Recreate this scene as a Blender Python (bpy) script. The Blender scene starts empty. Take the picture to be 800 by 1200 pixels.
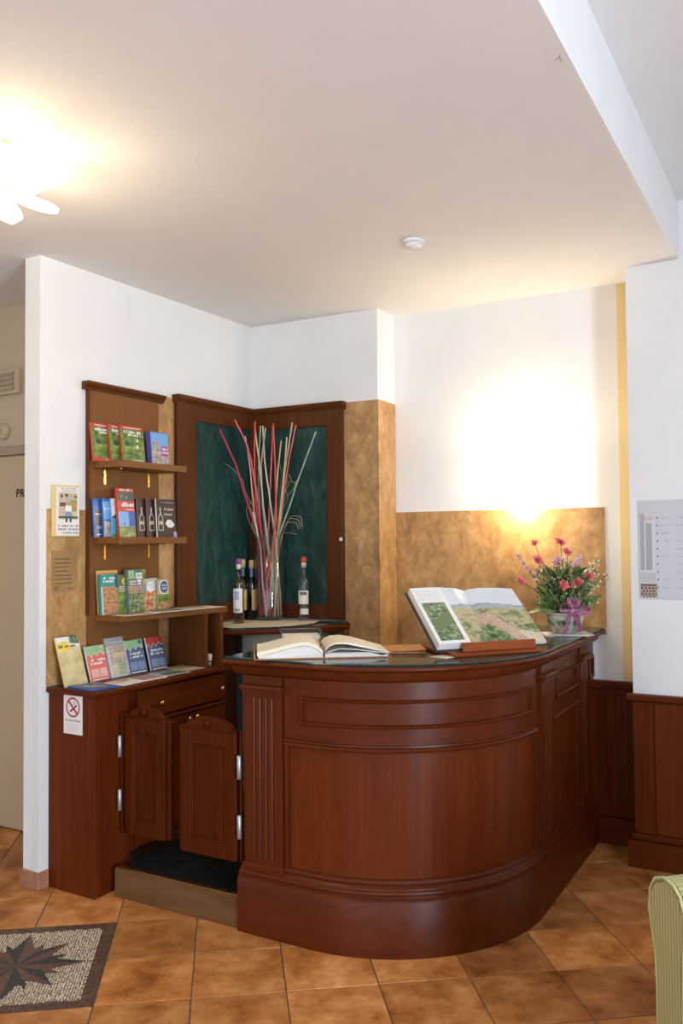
import bpy, bmesh, math, random
from mathutils import Vector, Matrix, Euler
random.seed(7)
S = bpy.context.scene
COL = S.collection
PI = math.pi
R = math.radians

# ------------------------------------------------------------------ camera
cam = bpy.data.objects.new('camera', bpy.data.cameras.new('camera'))
COL.objects.link(cam)
S.camera = cam
cam.data.sensor_fit = 'VERTICAL'
cam.data.sensor_height = 36.0
cam.data.lens = 1012.05 * 36.0 / 1200.0
yaw, pitch, roll = R(29.3385), R(1.8644), R(-0.45747)
_f = Vector((-math.sin(yaw) * math.cos(pitch), math.cos(yaw) * math.cos(pitch), math.sin(pitch)))
_r = Vector((math.cos(yaw), math.sin(yaw), 0))
_u = _r.cross(_f)
_r2 = _r * math.cos(roll) + _u * math.sin(roll)
_u2 = -_r * math.sin(roll) + _u * math.cos(roll)
CAM = Vector((3.0217, -4.2777, 1.53))
cam.matrix_world = Matrix(((_r2.x, _u2.x, -_f.x, CAM.x), (_r2.y, _u2.y, -_f.y, CAM.y),
                           (_r2.z, _u2.z, -_f.z, CAM.z), (0, 0, 0, 1)))
cam.data.clip_start = 0.05

# ------------------------------------------------------------------ world, exposure, daylight
W = bpy.data.worlds.new('world')
S.world = W
W.use_nodes = True
W.node_tree.nodes['Background'].inputs[0].default_value = (0.62, 0.78, 1.0, 1)
W.node_tree.nodes['Background'].inputs[1].default_value = 1.0
S.view_settings.view_transform = 'Standard'
S.view_settings.look = 'None'
S.view_settings.gamma = 1
S.view_settings.use_curve_mapping = False
S.cycles.transparent_max_bounces = 40
S.view_settings.exposure = -0.46


def area_light(name, loc, rot, sx, sy, power, color):
    l = bpy.data.lights.new(name, 'AREA')
    l.shape = 'RECTANGLE'
    l.size, l.size_y = sx, sy
    l.energy = power
    l.color = color
    o = bpy.data.objects.new(name, l)
    o.location = loc
    o.rotation_euler = rot
    COL.objects.link(o)
    return o


def point_light(name, loc, power, color, radius=0.05):
    l = bpy.data.lights.new(name, 'POINT')
    l.energy = power
    l.color = color
    l.shadow_soft_size = radius
    o = bpy.data.objects.new(name, l)
    o.location = loc
    COL.objects.link(o)
    return o


DAY = (0.66, 0.82, 1.0)
WARM = (1.0, 0.85, 0.62)
# daylight through the glazed door in the right-hand wall; the front light is an added general fill
area_light('daylight_side', (6.08, -4.6, 1.18), (0, R(90), 0), 2.3, 1.0, 420, DAY)
area_light('front_fill', (2.6, -7.58, 1.6), (R(90), 0, 0), 3.6, 2.2, 86, (0.80, 0.91, 1.0))

# ------------------------------------------------------------------ materials
MATS = {}


def _new(name):
    m = bpy.data.materials.new(name)
    m.use_nodes = True
    nt = m.node_tree
    return m, nt, nt.nodes['Principled BSDF']


def c4(c):
    return (c[0], c[1], c[2], 1)


def plain(name, col, rough=0.6, metal=0.0, coat=0.0, emit=None, estr=0, trans=0, ior=1.45, sheen=0):
    if name in MATS:
        return MATS[name]
    m, nt, b = _new(name)
    b.inputs['Base Color'].default_value = c4(col)
    b.inputs['Roughness'].default_value = rough
    b.inputs['Metallic'].default_value = metal
    b.inputs['Coat Weight'].default_value = coat
    b.inputs['IOR'].default_value = ior
    if trans:
        b.inputs['Transmission Weight'].default_value = trans
    if sheen:
        b.inputs['Sheen Weight'].default_value = sheen
    if emit:
        b.inputs['Emission Color'].default_value = c4(emit)
        b.inputs['Emission Strength'].default_value = estr
    MATS[name] = m
    return m


def noisy(name, stops, scale=(5, 5, 5), detail=6, rough=0.6, bump=0.0, coord='Object', dist=0.0,
          coat=0.0, nrough=0.6, rnd=0.0, spec=0.5, island=False, bscale=None):
    """colour ramp over a stretched noise; optional bump and per-object brightness"""
    if name in MATS:
        return MATS[name]
    m, nt, b = _new(name)
    N, L = nt.nodes, nt.links
    tc = N.new('ShaderNodeTexCoord')
    mp = N.new('ShaderNodeMapping')
    mp.inputs['Scale'].default_value = scale
    L.new(tc.outputs[coord], mp.inputs[0])
    src = mp.outputs[0]
    oi = None
    if rnd:
        oi = N.new('ShaderNodeNewGeometry') if island else N.new('ShaderNodeObjectInfo')
        ro = oi.outputs['Random Per Island'] if island else oi.outputs['Random']
        ad = N.new('ShaderNodeVectorMath')
        ad.operation = 'ADD'
        mu = N.new('ShaderNodeMath')
        mu.operation = 'MULTIPLY'
        mu.inputs[1].default_value = 37.0
        L.new(ro, mu.inputs[0])
        L.new(src, ad.inputs[0])
        L.new(mu.outputs[0], ad.inputs[1])
        src = ad.outputs[0]
    nz = N.new('ShaderNodeTexNoise')
    nz.inputs['Scale'].default_value = 1.0
    nz.inputs['Detail'].default_value = detail
    nz.inputs['Roughness'].default_value = nrough
    nz.inputs['Distortion'].default_value = dist
    L.new(src, nz.inputs['Vector'])
    cr = N.new('ShaderNodeValToRGB')
    e = cr.color_ramp.elements
    while len(e) < len(stops):
        e.new(0.5)
    for i, (p, c) in enumerate(stops):
        e[i].position = p
        e[i].color = c4(c)
    L.new(nz.outputs[0], cr.inputs[0])
    out = cr.outputs[0]
    if rnd:
        mr = N.new('ShaderNodeMapRange')
        mr.inputs['To Min'].default_value = 1 - rnd
        mr.inputs['To Max'].default_value = 1 + rnd
        L.new(ro, mr.inputs[0])
        vm = N.new('ShaderNodeVectorMath')
        vm.operation = 'SCALE'
        L.new(out, vm.inputs[0])
        L.new(mr.outputs[0], vm.inputs['Scale'])
        out = vm.outputs[0]
    L.new(out, b.inputs['Base Color'])
    b.inputs['Roughness'].default_value = rough
    b.inputs['Coat Weight'].default_value = coat
    b.inputs['Coat Roughness'].default_value = 0.2
    b.inputs['Specular IOR Level'].default_value = spec
    if bump:
        bp = N.new('ShaderNodeBump')
        bp.inputs['Strength'].default_value = bump
        bp.inputs['Distance'].default_value = 0.004
        if bscale:
            n2 = N.new('ShaderNodeTexNoise')
            n2.inputs['Scale'].default_value = bscale
            n2.inputs['Detail'].default_value = 4
            L.new(tc.outputs[coord], n2.inputs['Vector'])
            L.new(n2.outputs[0], bp.inputs['Height'])
        else:
            L.new(nz.outputs[0], bp.inputs['Height'])
        L.new(bp.outputs[0], b.inputs['Normal'])
    MATS[name] = m
    return m


def wood(name, dark, mid, light, axis='z', rough=0.36, coat=0.0, k=1.0, rnd=0.0, spec=0.10):
    s = {'z': (26 * k, 26 * k, 1.3), 'x': (1.3, 26 * k, 26 * k), 'y': (26 * k, 1.3, 26 * k)}[axis]
    return noisy(name, [(0.25, dark), (0.5, mid), (0.8, light)], s, 5, rough, 0.04, dist=0.6, coat=coat, rnd=rnd,
                 spec=spec)


M = {}
M['wall'] = noisy('white_plaster', [(0.3, (0.77, 0.765, 0.755)), (0.7, (0.81, 0.80, 0.79))], (3, 3, 3), 3, 0.85,
                  0.05, bscale=60)
M['ceiling'] = noisy('ceiling_plaster', [(0.3, (0.77, 0.75, 0.725)), (0.7, (0.80, 0.78, 0.755))], (2, 2, 2), 3, 0.9,
                     0.03, bscale=50)
M['cream'] = plain('cream_strip_paint', (0.78, 0.60, 0.30), 0.8)
M['hall'] = plain('hall_cream_paint', (0.62, 0.52, 0.38), 0.75)
M['ochre'] = noisy('ochre_spatula_plaster', [(0.30, (0.20, 0.098, 0.034)), (0.43, (0.36, 0.19, 0.068)), (0.55, (0.50, 0.285, 0.11)),
                                              (0.72, (0.68, 0.45, 0.22))], (11, 11, 8), 12, 0.42, 0.25, nrough=0.78, dist=0.35)
CH_D, CH_M, CH_L = (0.068, 0.0108, 0.0018), (0.095, 0.0165, 0.0028), (0.130, 0.0240, 0.004)
M['cherry'] = wood('cherry_wood', CH_D, CH_M, CH_L, 'z')
M['cherry_h'] = wood('cherry_wood_horizontal', CH_D, CH_M, CH_L, 'x')
M['cherry_y'] = wood('cherry_wood_lengthwise', CH_D, CH_M, CH_L, 'y')
M['cherry_panel'] = wood('cherry_panel', (0.088, 0.0150, 0.0022), (0.118, 0.0215, 0.0032), (0.155, 0.031, 0.005), 'z', 0.36, 0.0, spec=0.10)
M['door_wood_shaded'] = wood('shaded_swing_door_wood', (0.052, 0.0085, 0.0014), (0.075, 0.0130, 0.0022), (0.105, 0.0195, 0.0035), 'z', 0.4, 0.0, spec=0.08)  # cherry copy darkened for the shade the swing doors stand in
M['riser'] = wood('riser_wood', (0.105, 0.034, 0.0085), (0.13, 0.043, 0.011), (0.155, 0.053, 0.014), 'z', 0.45, 0.0, spec=0.12)
M['desk'] = wood('desk_lacquer_wood', CH_D, CH_M, CH_L, 'z', 0.34, 0.0, spec=0.21)
M['desk_h'] = wood('desk_lacquer_wood_horizontal', CH_D, CH_M, CH_L, 'x', 0.34, 0.0, spec=0.21)
M['desk_panel'] = wood('desk_lacquer_panel', (0.088, 0.0150, 0.0022), (0.118, 0.0215, 0.0032), (0.155, 0.031, 0.005), 'z', 0.33, 0.0, spec=0.21)
M['walnut'] = wood('brown_board_wood', (0.19, 0.074, 0.021), (0.205, 0.082, 0.024), (0.225, 0.092, 0.028), 'z', 0.5, 0.0, 2.0, spec=0.15)
M['shelf_wood'] = wood('shelf_wood', (0.16, 0.060, 0.016), (0.20, 0.080, 0.023), (0.25, 0.105, 0.032), 'y', 0.45, 0.0, spec=0.15)
M['frame_wood'] = wood('dark_frame_wood', (0.080, 0.022, 0.006), (0.100, 0.029, 0.008), (0.125, 0.038, 0.011), 'z', 0.42, 0.0, spec=0.15)
M['green_marble'] = noisy('green_marble', [(0.30, (0.006, 0.020, 0.020)), (0.46, (0.012, 0.040, 0.036)), (0.56, (0.026, 0.068, 0.058)), (0.66, (0.055, 0.105, 0.092)),
                                           (0.80, (0.13, 0.20, 0.18))], (13, 13, 5.0), 12, 0.30, 0.0, nrough=0.80, dist=0.8, spec=0.35)
M['marble_top'] = noisy('green_marble_polished', [(0.3, (0.006, 0.02, 0.017)), (0.55, (0.016, 0.048, 0.04)), (0.8, (0.11, 0.17, 0.145))],
                        (26, 26, 26), 10, 0.12, 0.0, nrough=0.8, dist=0.6)
M['tile'] = noisy('terracotta_tile', [(0.30, (0.20, 0.064, 0.014)), (0.43, (0.41, 0.148, 0.036)), (0.56, (0.56, 0.235, 0.070)),
                                      (0.70, (0.72, 0.36, 0.14))], (7, 7, 7), 10, 0.38, 0.12, rnd=0.26, nrough=0.68, bscale=30, spec=0.25)
M['tile_stuff'] = noisy('terracotta_tile_field', [(0.30, (0.20, 0.064, 0.014)), (0.43, (0.41, 0.148, 0.036)), (0.56, (0.56, 0.235, 0.070)),
                                                  (0.8, (0.47, 0.225, 0.09))], (5.5, 5.5, 5.5), 7, 0.40, 0.08, rnd=0.24, nrough=0.62,
                        island=True, bscale=24)
M['grout'] = noisy('grout', [(0.3, (0.17, 0.10, 0.055)), (0.7, (0.26, 0.17, 0.10))], (30, 30, 30), 3, 0.9)
M['skirt'] = noisy('terracotta_skirting', [(0.3, (0.30, 0.125, 0.065)), (0.7, (0.44, 0.21, 0.12))], (14, 14, 14), 6, 0.6, 0.05)
M['brass'] = noisy('worn_brass', [(0.3, (0.17, 0.088, 0.034)), (0.7, (0.27, 0.155, 0.065))], (3, 3, 18), 6, 0.42, 0.05)
MATS['worn_brass'].node_tree.nodes['Principled BSDF'].inputs['Metallic'].default_value = 0.55
M['brass_bright'] = plain('bright_brass', (0.80, 0.52, 0.16), 0.25, 1.0)
M['chrome'] = plain('satin_chrome', (0.50, 0.48, 0.46), 0.45, 0.8)
M['steel'] = noisy('beige_steel', [(0.3, (0.58, 0.52, 0.38)), (0.7, (0.68, 0.62, 0.47))], (2, 2, 2), 2, 0.45)
M['rubber'] = noisy('black_rubber', [(0.35, (0.003, 0.003, 0.003)), (0.7, (0.010, 0.009, 0.008))], (90, 90, 90), 2, 0.85, 0.4, spec=0.15)
M['paper'] = plain('white_paper', (0.80, 0.76, 0.70), 0.7)
M['page'] = noisy('page_edges', [(0.4, (0.66, 0.61, 0.55)), (0.6, (0.84, 0.80, 0.74))], (2, 2, 400), 2, 0.8)
M['page_cream'] = plain('cream_page', (0.82, 0.73, 0.56), 0.75)
M['leather'] = noisy('brown_leather', [(0.3, (0.26, 0.085, 0.02)), (0.7, (0.42, 0.16, 0.045))], (20, 20, 20), 5, 0.5, 0.2)
M['black'] = plain('black_print', (0.012, 0.011, 0.011), 0.6)


def thin_glass(name, col, gloss=0.9):
    """clear pane-like glass: see-through tint plus Fresnel reflections"""
    if name in MATS:
        return MATS[name]
    m, nt, b_ = _new(name)
    N, L = nt.nodes, nt.links
    N.remove(b_)
    tr = N.new('ShaderNodeBsdfTransparent')
    tr.inputs[0].default_value = c4(col)
    gl = N.new('ShaderNodeBsdfGlossy')
    gl.inputs['Roughness'].default_value = 0.04
    gl.inputs['Color'].default_value = (gloss, gloss, gloss, 1)
    fr_ = N.new('ShaderNodeLayerWeight')
    fr_.inputs['Blend'].default_value = 0.35
    pw = N.new('ShaderNodeMath')
    pw.operation = 'POWER'
    pw.inputs[1].default_value = 1.6
    L.new(fr_.outputs['Facing'], pw.inputs[0])
    ad = N.new('ShaderNodeMath')
    ad.operation = 'MULTIPLY_ADD'
    ad.inputs[1].default_value = 0.75
    ad.inputs[2].default_value = 0.05
    L.new(pw.outputs[0], ad.inputs[0])
    mx = N.new('ShaderNodeMixShader')
    L.new(ad.outputs[0], mx.inputs[0])
    L.new(tr.outputs[0], mx.inputs[1])
    L.new(gl.outputs[0], mx.inputs[2])
    L.new(mx.outputs[0], N['Material Output'].inputs[0])
    MATS[name] = m
    return m


M['glass'] = thin_glass('clear_glass', (0.93, 0.95, 0.94))
M['plastic_white'] = plain('white_plastic', (0.78, 0.77, 0.75), 0.4)
COLS = {
    'red': (0.52, 0.045, 0.035), 'orange': (0.70, 0.25, 0.03), 'yellow': (0.80, 0.58, 0.06), 'gold': (0.62, 0.40, 0.12),
    'teal': (0.02, 0.30, 0.30), 'green': (0.09, 0.24, 0.055), 'leafgreen': (0.22, 0.33, 0.06), 'lightgreen': (0.28, 0.52, 0.26),
    'darkgreen': (0.03, 0.085, 0.045), 'blue': (0.02, 0.11, 0.38), 'sky': (0.17, 0.38, 0.72), 'navy': (0.022, 0.045, 0.15),
    'slate': (0.075, 0.12, 0.23), 'slate2': (0.20, 0.28, 0.42), 'purple': (0.11, 0.07, 0.30), 'magenta': (0.42, 0.07, 0.25),
    'salmon': (0.70, 0.16, 0.13), 'pink': (0.80, 0.42, 0.38), 'brown': (0.060, 0.028, 0.024), 'brown2': (0.12, 0.062, 0.05),
    'tan': (0.46, 0.33, 0.17), 'sand': (0.55, 0.45, 0.29), 'grey': (0.30, 0.30, 0.30), 'lgrey': (0.55, 0.54, 0.53),
    'white': (0.82, 0.80, 0.77), 'cyan': (0.05, 0.42, 0.55), 'dgrey': (0.07, 0.075, 0.08), 'lilac': (0.45, 0.36, 0.62),
    'cream': (0.78, 0.68, 0.48), 'kraft': (0.36, 0.205, 0.085), 'rose': (0.62, 0.42, 0.36)}


def ink(c):
    return plain('print_' + c, COLS[c], 0.45, coat=0.15)


def photo_mat(name, stops, scale=(20, 20, 20), coat=0.2):
    return noisy(name, stops, scale, 8, 0.4, 0, coat=coat, nrough=0.7)


PH_FIELD = photo_mat('photo_green_field', [(0.34, (0.02, 0.05, 0.01)), (0.47, (0.10, 0.18, 0.03)), (0.56, (0.22, 0.30, 0.05)), (0.68, (0.42, 0.46, 0.14))], (26, 26, 34))
PH_TOWN = photo_mat('photo_town', [(0.35, (0.10, 0.14, 0.10)), (0.48, (0.42, 0.30, 0.20)), (0.56, (0.55, 0.20, 0.15)), (0.66, (0.70, 0.62, 0.50))], (45, 45, 45))
PH_VINE = photo_mat('photo_vineyard', [(0.36, (0.02, 0.05, 0.02)), (0.47, (0.09, 0.15, 0.06)), (0.55, (0.20, 0.27, 0.12)), (0.66, (0.50, 0.53, 0.42))], (48, 90, 48))
PH_MARKET = photo_mat('photo_market', [(0.35, (0.06, 0.05, 0.10)), (0.44, (0.10, 0.16, 0.18)), (0.49, (0.52, 0.16, 0.05)), (0.55, (0.66, 0.38, 0.08)), (0.62, (0.20, 0.14, 0.22)), (0.70, (0.62, 0.52, 0.48))], (80, 80, 80))
PH_FLOWER = photo_mat('photo_flowers', [(0.36, (0.10, 0.15, 0.05)), (0.48, (0.60, 0.06, 0.10)), (0.55, (0.55, 0.55, 0.05)), (0.64, (0.25, 0.22, 0.55)), (0.75, (0.7, 0.4, 0.4))], (42, 42, 42))
PH_STONE = photo_mat('photo_castle', [(0.35, (0.16, 0.13, 0.12)), (0.55, (0.45, 0.40, 0.36)), (0.7, (0.70, 0.66, 0.62))], (40, 40, 40))
PH_SUN = photo_mat('photo_sunny_hill', [(0.3, (0.30, 0.26, 0.10)), (0.5, (0.55, 0.46, 0.22)), (0.7, (0.70, 0.62, 0.40))], (9, 9, 14))
PH_CROWD = photo_mat('photo_group', [(0.35, (0.05, 0.03, 0.025)), (0.5, (0.13, 0.075, 0.06)), (0.7, (0.45, 0.33, 0.28))], (70, 70, 70))


# ------------------------------------------------------------------ mesh helpers
class MB:
    """collects shapes and links them as ONE mesh object"""

    def __init__(self):
        self.bm = bmesh.new()
        self.mats = []

    def mi(self, mat):
        if mat is None:
            return 0
        if mat not in self.mats:
            self.mats.append(mat)
        return self.mats.index(mat)

    def box(self, x0, x1, y0, y1, z0, z1, bev=0.0, mat=None, mtx=None, seg=1):
        b2 = bmesh.new()
        bmesh.ops.create_cube(b2, size=1)
        for v in b2.verts:
            v.co = Vector(((x0 + x1) / 2 + v.co.x * (x1 - x0), (y0 + y1) / 2 + v.co.y * (y1 - y0), (z0 + z1) / 2 + v.co.z * (z1 - z0)))
        if bev:
            bmesh.ops.bevel(b2, geom=b2.edges[:], offset=bev, segments=seg, affect='EDGES', profile=0.5)
        self.merge(b2, mat, mtx)
        return self

    def merge(self, b2, mat=None, mtx=None, smooth=False):
        i = self.mi(mat)
        vm = {}
        for v in b2.verts:
            vm[v] = self.bm.verts.new(mtx @ v.co if mtx else v.co)
        for f in b2.faces:
            try:
                nf = self.bm.faces.new([vm[v] for v in f.verts])
                nf.material_index = i
                nf.smooth = smooth or f.smooth
            except ValueError:
                pass
        b2.free()

    def poly(self, pts, mat=None, smooth=False):
        i = self.mi(mat)
        f = self.bm.faces.new([self.bm.verts.new(p) for p in pts])
        f.material_index = i
        f.smooth = smooth
        return f

    def prism(self, pts, z0, z1, mat=None, mtx=None, bev=0.0):
        """extruded 2-D outline (x, y) between z0 and z1"""
        b2 = bmesh.new()
        lo = [b2.verts.new((p[0], p[1], z0)) for p in pts]
        hi = [b2.verts.new((p[0], p[1], z1)) for p in pts]
        n = len(pts)
        b2.faces.new(lo[::-1])
        b2.faces.new(hi)
        for k in range(n):
            b2.faces.new((lo[k], lo[(k + 1) % n], hi[(k + 1) % n], hi[k]))
        bmesh.ops.recalc_face_normals(b2, faces=b2.faces[:])
        if bev:
            es = [e for e in b2.edges if abs(e.verts[0].co.z - e.verts[1].co.z) < 1e-6]
            bmesh.ops.bevel(b2, geom=es, offset=bev, segments=2, affect='EDGES', profile=0.5)
        self.merge(b2, mat, mtx)
        return self

    def lathe(self, prof, n=20, mat=None, mtx=None, smooth=True, cap=True):
        b2 = bmesh.new()
        rings = []
        for r_, z in prof:
            rings.append([b2.verts.new((r_ * math.cos(2 * PI * k / n), r_ * math.sin(2 * PI * k / n), z)) for k in range(n)])
        for a, b in zip(rings, rings[1:]):
            for k in range(n):
                f = b2.faces.new((a[k], a[(k + 1) % n], b[(k + 1) % n], b[k]))
                f.smooth = smooth
        if cap:
            if prof[0][0] > 1e-4:
                b2.faces.new(rings[0][::-1])
            if prof[-1][0] > 1e-4:
                b2.faces.new(rings[-1])
        bmesh.ops.remove_doubles(b2, verts=b2.verts[:], dist=1e-6)
        self.merge(b2, mat, mtx)
        return self

    def tube(self, pts, rad, n=8, mat=None, cap=True):
        """tube along a polyline; rad is a number or a list"""
        pts = [Vector(p) for p in pts]
        rad = rad if isinstance(rad, (list, tuple)) else [rad] * len(pts)
        i = self.mi(mat)
        rings = []
        up = Vector((0.12, 0.31, 0.94))
        for k, p in enumerate(pts):
            t = (pts[min(k + 1, len(pts) - 1)] - pts[max(k - 1, 0)]).normalized()
            a = t.cross(up)
            if a.length < 0.05:
                a = t.cross(Vector((1, 0, 0)))
            a.normalize()
            b = t.cross(a)
            rings.append([self.bm.verts.new(p + (a * math.cos(2 * PI * j / n) + b * math.sin(2 * PI * j / n)) * rad[k]) for j in range(n)])
        for a, b in zip(rings, rings[1:]):
            for j in range(n):
                f = self.bm.faces.new((a[j], a[(j + 1) % n], b[(j + 1) % n], b[j]))
                f.smooth = True
                f.material_index = i
        if cap:
            for rr in (rings[0], rings[-1]):
                f = self.bm.faces.new(rr)
                f.material_index = i
        return self

    def sweep(self, path, prof, mat=None, close=True, smooth_path=False):
        """profile [(offset, z)] swept along path [(x, y, nx, ny)]; closed profile loop with end caps"""
        i = self.mi(mat)
        rings = [[self.bm.verts.new((x + nx * o, y + ny * o, z)) for o, z in prof] for x, y, nx, ny in path]
        m = len(prof)
        rng = range(m) if close else range(m - 1)
        for a, b in zip(rings, rings[1:]):
            for j in rng:
                f = self.bm.faces.new((a[j], b[j], b[(j + 1) % m], a[(j + 1) % m]))
                f.material_index = i
        if close:
            for rr in (rings[0], rings[-1]):
                f = self.bm.faces.new(rr)
                f.material_index = i
        return self

    def sphere(self, c, r_, mat=None, sub=2, scale=(1, 1, 1)):
        b2 = bmesh.new()
        bmesh.ops.create_icosphere(b2, subdivisions=sub, radius=r_)
        for f in b2.faces:
            f.smooth = True
        self.merge(b2, mat, Matrix.Translation(c) @ Matrix.Diagonal((*scale, 1)))
        return self

    def build(self, name, mat=None, parent=None, fix=True, loc=None, smooth=None):
        me = bpy.data.meshes.new(name)
        if fix:
            bmesh.ops.recalc_face_normals(self.bm, faces=self.bm.faces[:])
        if smooth is not None:
            for f in self.bm.faces:
                f.smooth = True
        self.bm.to_mesh(me)
        self.bm.free()
        if smooth is not None:
            me.set_sharp_from_angle(angle=R(smooth))
        if mat is not None:
            me.materials.append(mat)
        else:
            for mm in self.mats:
                me.materials.append(mm)
        o = bpy.data.objects.new(name, me)
        COL.objects.link(o)
        if parent is not None:
            o.parent = parent
        if loc:
            o.location = loc
        return o


def tag(o, label=None, cat=None, group=None, kind=None):
    if label:
        o['label'] = label
    if cat:
        o['category'] = cat
    if group:
        o['group'] = group
    if kind:
        o['kind'] = kind
    return o


def thing(name, label, cat, loc=(0, 0, 0), rz=0.0, group=None, rx=0.0, ry=0.0):
    o = bpy.data.objects.new(name, None)
    o.empty_display_size = 0.05
    COL.objects.link(o)
    o.location = loc
    o.rotation_euler = (rx, ry, rz)
    return tag(o, label, cat, group)


def struct(o):
    o['kind'] = 'structure'
    return o


def lettering(text, size, mtx, mat, parent, name='lettering', align='LEFT', bold=0.0):
    cu = bpy.data.curves.new('letters', 'FONT')
    cu.body = text
    cu.size = size
    cu.align_x = align
    cu.extrude = 0.0002
    cu.offset = bold
    cu.resolution_u = 2
    tmp = bpy.data.objects.new('letters', cu)
    COL.objects.link(tmp)
    bpy.context.view_layer.update()
    me = bpy.data.meshes.new_from_object(tmp.evaluated_get(bpy.context.evaluated_depsgraph_get()))
    bpy.data.objects.remove(tmp)
    bpy.data.curves.remove(cu)
    me.name = name
    me.materials.clear()
    me.materials.append(mat)
    o = bpy.data.objects.new(name, me)
    COL.objects.link(o)
    o.parent = parent
    o.matrix_local = mtx
    return o


# left wall frame: the wall leans 1.45 degrees off square; s runs along it (0 at the corner), n out of it
PHI = R(1.45)
EX = Vector((math.cos(PHI), -math.sin(PHI), 0))
EY = Vector((math.sin(PHI), math.cos(PHI), 0))


def Lw(n, s, z=0.0):
    return EX * n + EY * s + Vector((0, 0, z))


LROT = -PHI            # local x = out of the wall, local y = along the wall
BROT = PI / 2 - PHI    # local x = along the wall (to the right), local -y = out of the wall

HC = 2.825   # low ceiling
HH = 3.10    # higher ceiling of the front part
NY = 0.215   # niche wall

# ================================================================== SETTING
floor = MB().box(-2.3, 6.1, -7.6, 0.5, -0.12, -0.004).build('floor', M['grout'])
struct(floor)
TH = R(36.9)
E1 = Vector((math.cos(TH), math.sin(TH), 0))
E2 = Vector((-math.sin(TH), math.cos(TH), 0))
U0, V0, PU, PV = 1.0, -2.25, 0.3192, 0.3175
tile_me = []
for k in range(6):
    b = MB()
    rr = random.Random(k)
    w, h = PU / 2 - 0.0026, PV / 2 - 0.0026
    pts = []
    for sx, sy in ((-1, -1), (1, -1), (1, 1), (-1, 1)):      # hand-made tiles: edges a touch uneven
        pts.append((sx * w + rr.uniform(-.0008, .0008), sy * h + rr.uniform(-.0008, .0008)))
    b.prism(pts, -0.0065, 0.0, bev=0.0018)
    o = b.build('floor_tile', M['tile'])
    tile_me.append(o.data)
    bpy.data.objects.remove(o)


def tile_xy(i, j):
    return E1 * (U0 + (i + .5) * PU) + E2 * (V0 + (j + .5) * PV)


cands = []
for i in range(-26, 26):
    for j in range(-26, 26):
        p = tile_xy(i, j)
        if not (-2.2 < p.x < 5.9 and -7.4 < p.y < 0.35):
            continue
        if i in (-7, -6) and j in (0, 1):
            continue                                          # the mosaic lies here
        d = p - CAM
        dep = d.dot(_f)
        lat = d.dot(_r)
        vis = dep > 1.9 and abs(lat / dep) < 0.47
        cands.append(((0 if vis else 1), d.length, i, j))
cands.sort()
for q, (_, _, i, j) in enumerate(cands[:292]):
    t = bpy.data.objects.new('floor_tile', tile_me[q % 6])
    COL.objects.link(t)
    t.parent = floor
    p = tile_xy(i, j)
    t.location = (p.x, p.y, random.uniform(-.0006, .0004))
    t.rotation_euler = (0, 0, TH + random.uniform(-.002, .002))
bmf = MB()
for _, _, i, j in cands[292:]:
    p = tile_xy(i, j)
    mtx = Matrix.Translation(p) @ Matrix.Rotation(TH, 4, 'Z')
    w, h = PU / 2 - 0.0026, PV / 2 - 0.0026
    bmf.prism([(-w, -h), (w, -h), (w, h), (-w, h)], -0.006, 0.0, mtx=mtx)
ff = bmf.build('floor_tile_field', M['tile_stuff'], floor)
ff['kind'] = 'stuff'

# floor mosaic: 2 x 2 tiles of small stones with an eight-pointed rose
MC = E1 * (U0 - 6 * PU) + E2 * (V0 + PV)
mos = MB().box(-PU + .002, PU - .002, -PV + .002, PV - .002, -0.0065, -0.0022).build('floor_mosaic', M['grout'], floor)
mos.location = (MC.x, MC.y, 0)
mos.rotation_euler = (0, 0, TH)
m_border = noisy('brown_mosaic_stone', [(0.35, (0.075, 0.038, 0.026)), (0.6, (0.16, 0.085, 0.058))], (70, 70, 70), 3, 0.5, rnd=0.25, island=True)
m_leafa = noisy('dark_mosaic_stone', [(0.35, (0.020, 0.021, 0.018)), (0.6, (0.055, 0.053, 0.045))], (70, 70, 70), 3, 0.5)
m_leafb = noisy('red_brown_mosaic_stone', [(0.35, (0.10, 0.043, 0.028)), (0.6, (0.18, 0.085, 0.058))], (70, 70, 70), 3, 0.5)
m_peb = noisy('cream_mosaic_stone', [(0.35, (0.56, 0.45, 0.31)), (0.6, (0.74, 0.63, 0.47))], (60, 60, 60), 3, 0.5, rnd=0.30, island=True)
bw = 0.047
for (x0, x1, y0, y1) in ((-PU, PU, PV - bw, PV), (-PU, PU, -PV, -PV + bw), (-PU, -PU + bw, -PV + bw, PV - bw), (PU - bw, PU, -PV + bw, PV - bw)):
    b = MB()
    nx, ny = max(1, round((x1 - x0) / .0158)), max(1, round((y1 - y0) / .0158))
    dx, dy = (x1 - x0) / nx, (y1 - y0) / ny
    for a in range(nx):
        for c in range(ny):
            g = .0011
            b.box(x0 + a * dx + g, x0 + (a + 1) * dx - g, y0 + c * dy + g, y0 + (c + 1) * dy - g, -0.004, random.uniform(-.0008, .0002))
    b.build('mosaic_border', m_border, mos)['kind'] = 'stuff'


def diamond(ang, r_tip, half, r_side):
    a = Vector((math.cos(ang), math.sin(ang)))
    n = Vector((-a.y, a.x))
    return a * r_tip, a * r_side + n * half, a * r_side - n * half


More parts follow.
